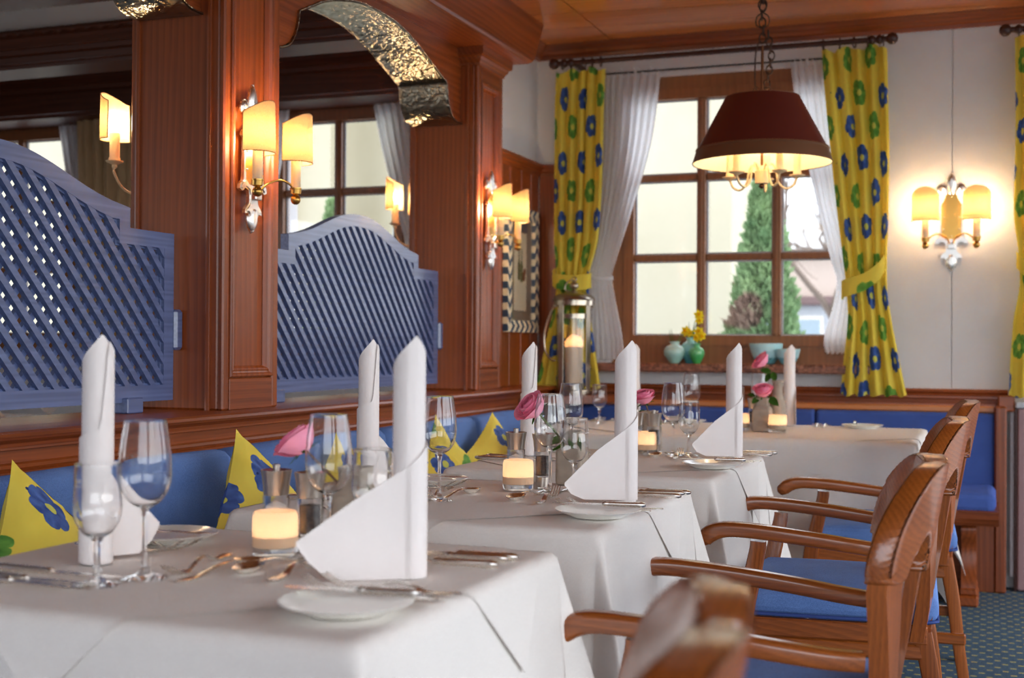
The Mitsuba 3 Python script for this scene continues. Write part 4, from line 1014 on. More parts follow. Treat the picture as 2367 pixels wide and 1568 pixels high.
# ------------------------------------------------------------------ tables and cloths
TZ = 0.745
def drape_map(U, V, a, b, lift, r=0.016, ripple=0.0, seed=0, flare=0.06, foldk=0.30):
    """cloth point (U,V) about the table middle -> position, for a table of half sizes a, b and top z = TZ."""
    cx, cy = np.clip(U, -a, a), np.clip(V, -b, b)
    ex, ey = U - cx, V - cy
    d = np.hypot(ex, ey)
    nx, ny = np.where(d > 1e-9, ex / np.maximum(d, 1e-9), 0), np.where(d > 1e-9, ey / np.maximum(d, 1e-9), 0)
    corner = (np.abs(ex) > 1e-9) & (np.abs(ey) > 1e-9)
    ph = np.arctan2(np.abs(ny), np.abs(nx))            # 0..pi/2 across the corner
    r = r + lift
    arc = r * PI / 2
    out = np.where(d < arc, r * np.sin(np.clip(d / r, 0, PI / 2)), r + flare * (d - arc))
    dz = np.where(d < arc, r * (1 - np.cos(np.clip(d / r, 0, PI / 2))), r + (d - arc) * math.sqrt(1 - flare ** 2))
    hang = np.clip((d - arc), 0, None)
    # side ripple grows downwards
    s = np.where(np.abs(ex) > np.abs(ey), V, U)
    rip = ripple * np.clip(hang / 0.3, 0, 1) * np.sin(s * 13 + seed) * np.where(corner, 0.0, 1.0) * np.clip((np.where(np.abs(ex) > np.abs(ey), b - np.abs(V), a - np.abs(U))) / 0.12, 0, 1)
    out2 = np.where(corner, out, out + np.abs(rip) * 0 + rip + ripple * np.clip(hang / 0.3, 0, 1))
    X, Y = cx + nx * out2, cy + ny * out2
    # corner folds: cloth between the two sides bunches outward along the diagonal
    bell = np.where(corner, np.sin(2 * ph), 0.0)
    amt = foldk * hang * bell ** 1.5
    X = X + np.sign(ex) * amt * 0.7071 * np.where(corner, 1, 0)
    Y = Y + np.sign(ey) * amt * 0.7071 * np.where(corner, 1, 0)
    Z = TZ + lift - dz
    return X, Y, Z
def cloth(cx, cy, a, b, A, B, lift, label, rot=0.0, n=90, ripple=0.012, seed=0, cat_='tablecloth', name='tablecloth', flare=0.06, foldk=0.32, off=(0, 0)):
    u = np.linspace(-A, A, n); w = np.linspace(-B, B, n)
    # sharpen the sampling near the table edges
    U, V = np.meshgrid(u, w, indexing='ij')
    if rot:
        c, s = math.cos(rot), math.sin(rot)
        U, V = U * c - V * s, U * s + V * c
    U = U + off[0]; V = V + off[1]
    X, Y, Z = drape_map(U, V, a, b, lift, 0.016, ripple, seed, flare, foldk)
    from meshkit import fbm as mfbm
    wr = (mfbm(np.stack([U * 5 + seed, V * 5, 0 * U], 2), 3, seed) - 0.5)
    Z = Z + np.where(Z > TZ - 0.004, wr * 0.0016, 0)
    Z = np.maximum(Z, 0.012)
    P = np.stack([X + cx, Y + cy, Z], 2)
    return solo(name, shell(P, 0.0012), 'linen', label, cat_, True)
TABLES = [  # x0, x1, y0, y1, name of the place
    (-1.425, -0.668, 1.275, 1.945), (-1.425, -0.668, 2.215, 2.915), (-1.385, -0.668, 3.20, 3.93), (-1.72, -0.26, 4.70, 5.54)]
TN = ['the nearest table', 'the second table', 'the third table', 'the far table by the window']
for i, (x0, x1, y0, y1) in enumerate(TABLES):
    k = thing('dining_table', f'wooden dining table under the white cloths, {TN[i]}', 'table')
    part(k, 'top', box(x0, x1, y0, y1, TZ - 0.03, TZ - 0.001, 0.004), 'oak_x', False)
    for lx in (x0 + 0.08, x1 - 0.08):
        for ly in (y0 + 0.08, y1 - 0.08):
            part(k, 'leg', box(lx - 0.03, lx + 0.03, ly - 0.03, ly + 0.03, 0.0, TZ - 0.03, 0.004), 'oak_z', False)
    cx, cy, a, b = (x0 + x1) / 2, (y0 + y1) / 2, (x1 - x0) / 2, (y1 - y0) / 2
    drop = 0.42 if i < 3 else 0.45
    cloth(cx, cy, a, b, a + drop, b + drop, 0.002, f'white tablecloth hanging to the sides of {TN[i]}', n=120, ripple=0.02, seed=i, flare=0.03)
    offs = [(-0.035, 0.109), (-0.03, 0.10), (-0.02, 0.08), (0.0, 0.0)][i]
    hd = [0.40, 0.40, 0.40, 0.62][i]
    if i < 3:
        cloth(cx, cy, a, b, hd, hd, 0.0042, f'white square top cloth laid cornerwise on {TN[i]}', rot=PI / 4, n=70, ripple=0.004, seed=10 + i, name='top_cloth', flare=0.20, off=offs)
    else:
        cloth(cx, cy, a, b, 0.60, 0.60, 0.0042, f'white square top cloth laid cornerwise on {TN[i]}', rot=PI / 4, n=80, ripple=0.006, seed=14, name='top_cloth', flare=0.12, off=(0.12, 0.0))
TT = TZ + 0.0085   # what stands on the cloths stands here
# ------------------------------------------------------------------ tableware (local: x towards the table middle, y to the diner's left, z=0 on the cloth)
TT = TZ + 0.0058
GL = Proto('wine_glass', 'wine glass')
def glass_profile(h, foot, stem, rb, rim, zb, wall=0.0009):
    """one closed outline: foot, stem, bowl outside, rim, bowl inside."""
    out = [(0, 0.0), (foot * 0.9, 0.0), (foot, 0.0012), (foot * 0.97, 0.0024), (foot * 0.55, 0.005), (foot * 0.25, 0.010), (stem * 1.3, 0.018), (stem, 0.032), (stem * 0.92, zb * 0.6), (stem, zb * 0.86), (stem * 1.5, zb * 0.96)]
    bowl = curve([(stem * 1.7, zb), (rb * 0.62, zb + (h - zb) * 0.09), (rb * 0.93, zb + (h - zb) * 0.25), (rb, zb + (h - zb) * 0.43), (rb * 0.955, zb + (h - zb) * 0.68), (rim, h)], 36)
    t = np.gradient(bowl, axis=0); t /= np.linalg.norm(t, axis=1, keepdims=True)
    wt = wall + 0.0030 * np.exp(-(bowl[:, 1] - zb) / 0.004)
    inn = bowl - np.c_[t[:, 1], -t[:, 0]] * wt[:, None]
    inn = [tuple(q) for q in inn[::-1] if q[0] > 0.006]
    return out + [tuple(q) for q in bowl] + [(rim - wall * 0.5, h + 0.0006)] + inn + [(0, inn[-1][1] - 0.0006)]
GL.add('', lathe(glass_profile(0.222, 0.0325, 0.0036, 0.0362, 0.0285, 0.098), 56), 'glass', 50)
GS = Proto('small_glass', 'small stemmed glass')
GS.add('body', lathe(glass_profile(0.166, 0.031, 0.0048, 0.0325, 0.0305, 0.064, 0.0011), 48), 'glass', 50)
marks = []
for i, w in enumerate((0.0016, 0.0022, 0.0014, 0.002, 0.0016, 0.0022, 0.0014)):
    a = -0.42 + i * 0.125 + PI
    marks.append(moved(box(-0.0002, 0.0002, -w / 2, w / 2, 0.132, 0.1345), 0.0328, 0, 0).apply_transform(trimesh.transformations.rotation_matrix(a, [0, 0, 1])))
star = Polygon([((0.0036 if j % 2 == 0 else 0.0015) * math.sin(j * PI / 4), (0.0036 if j % 2 == 0 else 0.0015) * math.cos(j * PI / 4) + 0.140) for j in range(8)])
marks.append(moved(prism(star, 'x', -0.0002, 0.0002), 0.0328, 0, 0).apply_transform(trimesh.transformations.rotation_matrix(PI - 0.05, [0, 0, 1])))
GS.add('etched_mark', cat(*marks), 'white_paint', False, 'small white etched emblem')

def napkin_mesh(seed=0, tipz=0.05, reach=0.157, rnd=0.0, apex=PI * 0.62):
    r = 0.0242; Hn = 0.346
    rg = np.random.RandomState(seed)
    # plan curve: two turns of the roll, then the flap leaves on the +y side towards +x
    th = np.linspace(PI * 0.5 + 2 * PI * 1.9, PI * 0.5, 90)
    rr = r - 0.0042 * np.linspace(1, 0, 90)
    px, py = rr * np.cos(th), rr * np.sin(th)
    s = np.linspace(0, 1, 40)[1:]
    fx = s * reach; fy = r + 0.004 * np.sin(s * PI) + 0.012 * s * s
    X = np.concatenate([px, fx]); Y = np.concatenate([py, fy])
    n = len(X)
    L = np.concatenate([[0], np.cumsum(np.hypot(np.diff(X), np.diff(Y)))])
    Lt = L[89]                                   # leaves the tube here
    dth = np.abs((np.concatenate([th, np.full(39, PI / 2)]) - apex + PI) % (2 * PI) - PI)
    Htube = Hn - 0.074 * (dth / PI) ** 0.95 - 0.002
    lead = PI * r                                # the outer layer's slanting edge starts half a turn before
    zl = np.where(L < Lt - lead, Htube, np.interp(L, [Lt - lead, Lt - 0.3 * lead, Lt, Lt + reach * 0.5, L[-1]], [0.205, 0.182, 0.160, 0.112, tipz + 0.006]))
    zl = np.where((L >= Lt - lead - 0.012) & (L < Lt - lead), np.minimum(Htube, 0.215 + (Lt - lead - L) / 0.012 * 0.13), zl)
    z0 = np.interp(L, [0, Lt + reach * 0.70, Lt + reach * 0.9, L[-1]], [0, 0.0005 + rnd * 0.01, tipz * 0.55, tipz])
    t = np.linspace(0, 1, 34)
    P = np.array([[(X[i], Y[i] - 0.002 * math.sin(tt * 3) * (L[i] > Lt), z0[i] + (zl[i] - z0[i]) * tt) for tt in t] for i in range(n)])
    # the flap's layer lies just outside the roll
    k = (L > Lt - 2 * PI * r * 0.95) & (L <= Lt)
    P[k, :, 0] += (np.cos(th)[k[:90]] * 0.0012)[:, None]
    P[k, :, 1] += (np.sin(th)[k[:90]] * 0.0012)[:, None]
    return shell(P, 0.0011)
NAPS = [Proto('napkin', 'napkin') for _ in range(4)]
NAPS[0].add('', napkin_mesh(0), 'napkin_cloth', True)
NAPS[1].add('', napkin_mesh(1, 0.040, 0.135, 1.0), 'napkin_cloth', True)
NAPS[2].add('', napkin_mesh(2, 0.045, 0.10, 0.5, -PI * 0.45), 'napkin_cloth', True)
NAPS[3].add('', napkin_mesh(3, 0.045, 0.06, 0.5, 0.15 * PI), 'napkin_cloth', True)

PL = Proto('bread_plate', 'plate')
PL.add('', lathe([(0, 0.001), (0.048, 0.001), (0.050, 0.0), (0.052, 0.001), (0.058, 0.004), (0.083, 0.0125), (0.0842, 0.0140), (0.0830, 0.0150), (0.062, 0.0085), (0.052, 0.0055), (0, 0.005)], 56), 'porcelain', 40)

def ribbon(xs, ws, zs, th, ys=None, m=8, e=0.7):
    P = [(x, (ys[i] if ys is not None else 0), z) for i, (x, z) in enumerate(zip(xs, zs))]
    return sweep(P, ws, th, (0, 0, 1), m, e)
def handle_path(L, n=22):
    """old-fashioned handle from x=0 (end) to x=L (neck)"""
    x = np.linspace(0, L, n); t = x / L
    w = np.interp(t, [0, 0.03, 0.12, 0.3, 0.7, 0.93, 1], [0.008, 0.016, 0.0175, 0.013, 0.0075, 0.0065, 0.007])
    return x, w
def fork_mesh(L=0.20):
    hl = L * 0.66
    x, w = handle_path(hl)
    z = 0.0022 + 0.012 * np.sin(np.clip((x / hl - 0.35) / 0.65, 0, 1) * PI) ** 1.2 + 0.003 * (1 - x / hl) ** 2
    parts = [ribbon(x, w, z, 0.0026)]
    xs = np.linspace(hl, hl + L * 0.12, 9)
    parts.append(ribbon(xs, np.interp(xs, [hl, hl + L * 0.05, hl + L * 0.12], [0.007, 0.018, 0.0215]), 0.0022 + 0.002 * np.linspace(0.2, 0, 9), 0.0020))
    for y in (-0.0084, -0.0028, 0.0028, 0.0084):
        xt = np.linspace(hl + L * 0.115, L, 9); q = np.linspace(0, 1, 9)
        parts.append(ribbon(xt, np.linspace(0.0036, 0.0018, 9), 0.0024 + 0.017 * q ** 1.6, 0.0018, [y] * 9, 6))
    return cat(*parts)
def spoon_mesh(L=0.18):
    hl = L * 0.70
    x, w = handle_path(hl)
    z = 0.0022 + 0.011 * np.sin(np.clip((x / hl - 0.3) / 0.7, 0, 1) * PI / 1.6) ** 1.2
    parts = [ribbon(x, w, z, 0.0026)]
    a, b = L * 0.16, 0.0195
    u = np.linspace(0, 1, 10); ph = np.linspace(0, 2 * PI, 29)[:-1]
    zr = z[-1]
    for sgn in (0,):
        P = []
        for ang in np.append(ph, ph[0]):
            row = []
            for t in u:
                wd = b * (1 - 0.18 * math.cos(ang))
                row.append((hl + a * 0.96 + a * t * math.cos(ang), wd * t * math.sin(ang), 0.001 + zr * t ** 2.2 * (0.75 + 0.25 * (t * -math.cos(ang) * 0.6 + 0.4))))
            P.append(row)
        parts.append(shell(np.array(P), 0.0012))
    return cat(*parts)
def knife_mesh(L=0.215):
    hl = L * 0.46
    x = np.linspace(0, hl, 20); t = x / hl
    w = np.interp(t, [0, 0.04, 0.1, 0.5, 0.9, 0.96, 1], [0.008, 0.013, 0.015, 0.0125, 0.0105, 0.013, 0.009])
    h = np.interp(t, [0, 0.04, 0.1, 0.5, 0.9, 0.96, 1], [0.006, 0.010, 0.0115, 0.0095, 0.0085, 0.0105, 0.006])
    hd = sweep([(a, 0, 0.006) for a in x], w, h, (0, 0, 1), 14, 0.75)
    xb = np.linspace(hl, L, 16); q = np.linspace(0, 1, 16)
    bl = sweep([(a, 0.001 * math.sin(PI * qq), 0.0055 - 0.001 * qq) for a, qq in zip(xb, q)], np.interp(q, [0, 0.1, 0.3, 0.85, 1], [0.008, 0.016, 0.018, 0.017, 0.004]), 0.0016, (0, 0, 1), 8, 0.9)
    return hd, bl
FK, SP, KN, BK = Proto('fork', 'fork'), Proto('spoon', 'spoon'), Proto('table_knife', 'knife'), Proto('butter_knife', 'knife')
FK.add('', fork_mesh(), 'steel', 40)
SP.add('', spoon_mesh(), 'steel', 40)
for K, L in ((KN, 0.225), (BK, 0.185)):
    hd, bl = knife_mesh(L)
    K.add('handle', hd, 'steel', 40); K.add('blade', bl, 'steel', 30)

TB = ['the nearest table', 'the second table', 'the third table', 'the far table']
def setting(ti, nx, ny, rot, side, nap=0, big=(0.18, -0.09), small=(0.135, -0.15), plate=(-0.03, 0.245), knives=3, spin=0.0, skip=()):
    spin = spin or {180: 26, 0: 48}.get(rot, 0)
    """one place setting; rot turns local axes into the room."""
    R = math.radians(rot); c, s = math.cos(R), math.sin(R)
    W = lambda u, v: (nx + c * u - s * v, ny + s * u + c * v)
    tb = TB[ti]
    def put(P, u, v, ang, z, label, group=None, tilt=0.0):
        x, y = W(u, v)
        tw = T().translate([x, y, TT + z]).rotate([0, 0, 1], rot + ang)
        if tilt: tw = tw.rotate([0, 1, 0], tilt)
        P.put(tw, label, group)
    if 'napkin' not in skip: put(NAPS[nap], 0, 0, spin, 0, f'tall white rolled napkin standing at the {side} place of {tb}')
    if 'big' not in skip: put(GL, *big, 0, 0, f'large clear wine glass at the {side} place of {tb}')
    if 'small' not in skip: put(GS, *small, 0, 0, f'small clear stemmed glass at the {side} place of {tb}')
    if 'plate' not in skip:
        put(PL, *plate, 0, 0, f'small white bread plate at the {side} place of {tb}')
        put(BK, plate[0] - 0.085, plate[1] - 0.038, 6, 0.0155, f'butter knife lying on the bread plate at the {side} place of {tb}')
    if 'forks' not in skip:
        put(FK, plate[0] - 0.10, 0.118, 1, 0.0005, f'inner fork left of the napkin at the {side} place of {tb}')
        put(FK, plate[0] - 0.085, 0.158, -3, 0.0005, f'outer fork beside the bread plate at the {side} place of {tb}')
    if 'knives' not in skip:
        for i, (v, u0) in enumerate(((-0.105, -0.095), (-0.160, -0.09), (-0.178, -0.10))[:knives]):
            put(KN, u0, v, 0.8 - i, 0.0003, f'{("inner", "middle", "outer")[i]} knife right of the napkin at the {side} place of {tb}')
    if 'dessert' not in skip:
        put(SP, 0.205, -0.085, 83, 0.0004, f'dessert spoon lying above the napkin at the {side} place of {tb}')
        put(FK, 0.150, 0.125, -82, 0.0004, f'dessert fork lying above the napkin at the {side} place of {tb}')
setting(0, -0.775, 1.648, 180, 'chair side')
setting(0, -1.252, 1.565, 0, 'bench side', 2, big=(0.145, -0.078), small=(0.115, -0.142), plate=(-0.035, 0.225))
setting(1, -0.722, 2.605, 180, 'chair side', 1, big=(0.205, -0.105), small=(0.165, -0.16), plate=(-0.01, 0.235))
setting(1, -1.305, 2.555, 0, 'bench side', 2, big=(0.214, -0.088), small=(0.165, -0.135), plate=(0.06, 0.225))
setting(2, -0.712, 3.765, 180, 'chair side', 1, big=(0.187, -0.012), small=(0.143, -0.033), plate=(0.0, 0.315))
setting(2, -1.300, 3.60, 0, 'bench side', 2, big=(0.165, -0.10), small=(0.12, -0.165), plate=(0.0, 0.22))
setting(3, -0.795, 5.44, -90, 'window side', 3, big=(0.12, -0.105), small=(0.17, -0.19), plate=(0.03, 0.30), skip=('dessert',))
setting(3, -1.470, 5.44, -90, 'far left', 3, big=(0.36, 0.335), small=(0.20, -0.1), plate=(0.02, 0.24), skip=('dessert',))

# ------------------------------------------------------------------ candle glasses, mills, vases, roses
CG = Proto('candle_glass', 'tealight', 'candle glasses in the middle of the tables')
CG.add('base', lathe([(0, 0.0), (0.031, 0.0), (0.0345, 0.003), (0.0352, 0.012), (0.0352, 0.0145), (0, 0.0145)], 40), 'glass', 40, 'clear thick glass foot')
CG.add('wax', lathe([(0, 0.0150), (0.0340, 0.0150), (0.0347, 0.016), (0.0350, 0.030), (0.0345, 0.0315), (0, 0.0300)], 40), 'wax', 40, 'pale wax filling')
CG.add('opal_glass', lathe([(0.0352, 0.0150), (0.0356, 0.040), (0.0350, 0.062), (0.0325, 0.0690), (0.0290, 0.0700)], 40), 'opal_glass', 50, 'milky glowing glass')
fl = mikit.ply(lathe([(0, 0.034), (0.003, 0.037), (0.0036, 0.042), (0.002, 0.049), (0, 0.056)], 12), 'white_paint', smooth=True)
fl['emitter'] = {'type': 'area', 'radiance': rgb(*FLAME)}
CG.add('wick', tube([(0, 0, 0.0295), (0, 0, 0.036)], 0.0006, 5, (0, 1, 0)), 'wick')
CG.parts.append(('flame', fl, None))
for i, (x, y) in enumerate([(-1.044, 1.730), (-1.010, 2.728), (-0.990, 3.795), (-0.772, 4.975)]):
    CG.put(at(x, y, TT), f'low glowing candle glass in the middle of {TB[i]}')
k = CG.put(at(-0.925, 5.02, TT), 'second candle glass of the far table, mostly hidden behind the napkin and the pepper mill')

ML = {}
for nm in ('salt', 'pepper'):
    P = Proto(f'{nm}_mill', f'{nm} mill')
    P.add('head', lathe([(0, 0.086), (0.0200, 0.086), (0.0205, 0.088), (0.0208, 0.094), (0.0228, 0.112), (0.0252, 0.124), (0.0253, 0.1262), (0.0238, 0.1262), (0.020, 0.1225), (0, 0.1225)], 36), 'brushed_steel', 30, 'flared brushed steel head')
    P.add('knob', lathe([(0, 0.1225), (0.0062, 0.1225), (0.0062, 0.1345), (0.0055, 0.1352), (0, 0.1352)], 18), 'brushed_steel', 30)
    P.add('body', lathe([(0, 0.0), (0.0205, 0.0), (0.0212, 0.001), (0.0212, 0.085), (0.0205, 0.086), (0.0170, 0.086), (0.0168, 0.030), (0, 0.030)], 36), 'glass', 40, 'clear acrylic body')
    P.add('filling', lathe([(0, 0.0310), (0.0160, 0.0310), (0.0160, 0.074 if nm == 'pepper' else 0.068), (0, 0.076)], 24), nm, 40, 'peppercorns' if nm == 'pepper' else 'coarse salt')
    P.add('grinder', lathe([(0, 0.003), (0.0125, 0.003), (0.0125, 0.026), (0, 0.026)], 20), 'brushed_steel', 40)
    ML[nm] = P
for i, ((sx, sy), (px, py)) in enumerate([((-1.080, 1.800), (-1.012, 1.785)), ((-1.050, 2.830), (-0.985, 2.800)), ((-1.050, 3.86), (-0.985, 3.83)), (None, (-0.882, 5.02))] if False else [((-1.085, 1.800), (-1.014, 1.785)), ((-1.048, 2.815), (-0.972, 2.790)), ((-1.030, 3.84), (-0.968, 3.81))]):
    ML['salt'].put(at(sx, sy, TT), f'salt mill with flared steel head on {TB[i]}')
    ML['pepper'].put(at(px, py, TT), f'pepper mill with flared steel head on {TB[i]}')
ML['pepper'].put(at(-0.886, 5.10, TT), 'pepper mill with flared steel head on the far table beside the vases')

def petal(r0, r1, h, spread, curl, twist=0.0, z0=0.0, n=8):
    a = np.linspace(-1, 1, n); t = np.linspace(0, 1, n)
    P = np.zeros((n, n, 3))
    for i, u in enumerate(a):
        for j, v in enumerate(t):
            w = spread * (math.sin(PI * (0.12 + 0.62 * v)) ** 0.8)
            ang = u * w + twist
            r = r0 + (r1 - r0) * math.sin(v * PI / 2) + curl * v ** 4 + 0.0012 * u * u
            z = z0 + h * v - curl * 0.75 * v ** 5 - 0.10 * h * u * u * v
            P[i, j] = (r * math.cos(ang), r * math.sin(ang), z)
    return P
def rose(x, y, z, tip, label, stem, leaves, size=0.030, seed=0):
    """bloom centre at (x,y,z); tip = axis of the bloom; stem points down into the vase"""
    rg = np.random.RandomState(seed)
    k = thing('rose', label, 'rose', 'pink roses on the tables')
    ax = np.array(tip, float); ax /= np.linalg.norm(ax)
    M = trimesh.geometry.align_vectors([0, 0, 1], ax)
    def add(P, bs, nm, th=0.0006):
        m = shell(P, th); m.apply_scale(size / 0.030)
        m.apply_transform(M); m.apply_translation((x, y, z)); part(k, nm, m, bs, True)
    g = 2.399963
    for i in range(24):
        q = i / 23
        R = 0.0055 + 0.0225 * q ** 0.9
        phm = math.radians(150 - 48 * q)
        lip = 0.007 * max(0.0, q - 0.35) ** 1.2 * 2
        tw = i * g + rg.uniform(-0.25, 0.25); half = 1.15 - 0.25 * q
        n = 9
        P = np.zeros((n, n, 3))
        for ii, u in enumerate(np.linspace(-1, 1, n)):
            for jj, v in enumerate(np.linspace(0, 1, n)):
                ph = phm * (0.10 + 0.90 * v) * (1 - 0.10 * u * u * v)
                c_ = lip * v ** 5
                ang_ = tw + u * half * (0.45 + 0.55 * math.sin(ph * 0.8)) + 0.05 * math.sin(5 * u + i)
                r_ = R * math.sin(ph) * (1 + 0.04 * u) + c_
                P[ii, jj] = (r_ * math.cos(ang_), r_ * math.sin(ang_), -0.004 * (1 - q) - (0.62 * R + 0.0085) * math.cos(ph) + 0.004 - c_ * 0.5)
        add(P, 'rose_deep' if (q < 0.4 or i % 5 == 0) else 'rose_petal', 'petal')
    for i in range(5):
        a = np.linspace(-1, 1, 5); t = np.linspace(0, 1, 7)
        P = np.array([[((0.006 + 0.022 * v) * math.cos(i * 1.2566 + u * 0.28 * (1 - v)), (0.006 + 0.022 * v) * math.sin(i * 1.2566 + u * 0.28 * (1 - v)), -0.016 - 0.010 * v + 0.004 * v * v) for v in t] for u in a])
        add(P, 'leaf_green', 'sepal', 0.0008)
    base = np.array([x, y, z]) - ax * 0.016 * size / 0.03
    sp = curve([tuple(base)] + [tuple(s_) for s_ in stem], 24)
    part(k, 'stem', tube(sp, 0.0024, 7, (0.3, 0.9, 0.1)), 'stem_brown' if seed % 2 else 'stem_green', True)
    for (lx, ly, lz, dx, dy, dz, sz) in leaves:
        d = np.array([dx, dy, dz], float); d /= np.linalg.norm(d)
        sd = np.cross(d, [0.2, -0.9, 0.4]); sd /= np.linalg.norm(sd); nn = np.cross(sd, d)
        u = np.linspace(-1, 1, 7); t = np.linspace(0, 1, 11)
        P = np.array([[np.array([lx, ly, lz]) + d * sz * v + sd * (u_ * sz * 0.30 * math.sin(PI * v ** 0.8) ** 0.9) + nn * (0.10 * sz * (abs(u_) - 0.4) * math.sin(PI * v) - 0.12 * sz * v * v) for v in t] for u_ in u])
        part(k, 'leaf', shell(P, 0.0006), 'leaf_green', True)

def square_vase(x, y, label, w=0.066, h=0.128):
    """shouldered square stoneware bottle with a wide square mouth"""
    secs = []
    def sq(wd, z, r): 
        pts = []
        for cx, cy, a0 in ((1, 1, 0), (-1, 1, PI / 2), (-1, -1, PI), (1, -1, 3 * PI / 2)):
            for a in np.linspace(a0, a0 + PI / 2, 5): pts.append((x + cx * (wd / 2 - r) + r * math.cos(a), y + cy * (wd / 2 - r) + r * math.sin(a), z))
        return pts
    for wd, z, r in [(w * 0.86, 0, 0.008), (w * 0.98, 0.003, 0.010), (w, 0.010, 0.010), (w, h * 0.60, 0.010), (w * 0.95, h * 0.68, 0.012), (w * 0.74, h * 0.76, 0.010), (w * 0.68, h * 0.80, 0.008), (w * 0.70, h * 0.97, 0.008), (w * 0.74, h, 0.008), (w * 0.66, h, 0.007), (w * 0.60, h * 0.95, 0.006), (w * 0.60, h * 0.6, 0.006)]:
        secs.append([(a, b, TT + c) for a, b, c in sq(wd, z, r)])
    return solo('stoneware_vase', loft(secs), 'stoneware', label, 'vase', 35)
square_vase(-0.985, 1.885, 'square grey stoneware vase holding the rose on the nearest table')
square_vase(-0.935, 2.895, 'square grey stoneware vase holding the rose on the second table')
square_vase(-1.005, 3.905, 'square grey stoneware vase holding the rose on the third table')
square_vase(-0.838, 5.02, 'low square grey stoneware vase on the far table', 0.074, 0.132)
solo('stoneware_vase', moved(lathe([(0, 0), (0.026, 0), (0.030, 0.003), (0.0308, 0.012), (0.0308, 0.095), (0.0285, 0.115), (0.0225, 0.135), (0.0190, 0.150), (0.0188, 0.165), (0.0215, 0.190), (0.0262, 0.199), (0.0262, 0.2005), (0.0235, 0.2005), (0.0175, 0.165), (0.0178, 0.150), (0.026, 0.11), (0, 0.10)], 36), -0.786, 5.065, TT), 'stoneware', 'tall grey stoneware bottle vase on the far table', 'vase', 35)
rose(-1.078, 1.845, 0.922, (-0.55, -0.25, 0.75), 'pink rose on the nearest table leaning left over the mills', [(-1.045, 1.862, 0.885), (-1.010, 1.877, 0.845), (-0.985, 1.885, 0.79)],
     [(-1.000, 1.885, 0.850, 0.9, -0.3, -0.25, 0.055), (-0.985, 1.875, 0.862, 0.5, -0.5, -0.9, 0.05)], 0.036, 1)
rose(-1.030, 2.860, 0.937, (-0.45, -0.55, 0.6), 'large pink rose on the second table', [(-0.998, 2.880, 0.900), (-0.965, 2.893, 0.860), (-0.935, 2.895, 0.79)],
     [(-0.955, 2.885, 0.865, -0.2, -0.5, -0.4, 0.05), (-0.935, 2.88, 0.872, 0.7, -0.4, -0.9, 0.055)], 0.039, 2)
rose(-1.022, 3.885, 0.926, (-0.1, -0.35, 0.9), 'pink rose on the third table between the two napkins', [(-1.012, 3.895, 0.89), (-1.006, 3.905, 0.85), (-1.005, 3.905, 0.79)],
     [(-1.0, 3.90, 0.868, 0.8, -0.4, -0.6, 0.05), (-1.01, 3.90, 0.868, -0.9, -0.3, 0.1, 0.04)], 0.036, 3)
rose(-0.833, 5.0, 0.915, (0.0, -0.45, 0.85), 'lower pink rose sitting in the square vase on the far table', [(-0.835, 5.01, 0.885), (-0.838, 5.02, 0.86), (-0.838, 5.02, 0.80)],
     [(-0.815, 5.015, 0.885, 0.9, -0.4, -0.6, 0.055), (-0.85, 5.0, 0.885, -0.5, -0.6, -0.5, 0.04), (-0.865, 5.01, 0.89, -0.9, -0.3, 0.25, 0.03)], 0.038, 4)
rose(-0.852, 5.05, 1.030, (-0.62, -0.35, 0.6), 'upper pink rose leaning from the tall bottle vase on the far table', [(-0.822, 5.062, 0.995), (-0.800, 5.066, 0.955), (-0.787, 5.065, 0.88)],
     [(-0.806, 5.06, 0.985, 0.3, -0.4, -0.9, 0.045), (-0.812, 5.06, 0.985, -0.8, -0.3, 0.15, 0.042), (-0.815, 5.06, 0.978, -0.5, -0.3, -0.9, 0.04)], 0.037, 5)
# ------------------------------------------------------------------ sill: vases, daffodils, bowls
def sill_vase(x, y, prof, bs, label):
    return solo('glass_vase', moved(lathe(prof, 40), x, y, 1.0005), bs, label, 'vase', 50)
def jug(w, h, neck, lip):
    o = curve([(w * 0.42, 0.0), (w * 0.52, 0.006), (w * 0.9, h * 0.34), (w, h * 0.52), (w * 0.86, h * 0.72), (neck, h * 0.86), (neck * 0.98, h * 0.92), (lip, h)], 40)
    i = [(r - 0.003, z) for r, z in o[::-1] if r > neck * 0.7 and z > h * 0.2]
    return [(0, 0.0)] + [tuple(q) for q in o] + i + [(0, h * 0.2)]
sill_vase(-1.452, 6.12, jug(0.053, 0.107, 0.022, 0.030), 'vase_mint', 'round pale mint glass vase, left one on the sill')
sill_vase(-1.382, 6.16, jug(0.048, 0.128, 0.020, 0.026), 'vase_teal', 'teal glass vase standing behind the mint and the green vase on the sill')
sill_vase(-1.338, 6.105, jug(0.037, 0.097, 0.014, 0.023), 'vase_green', 'small bright green glass vase on the sill')
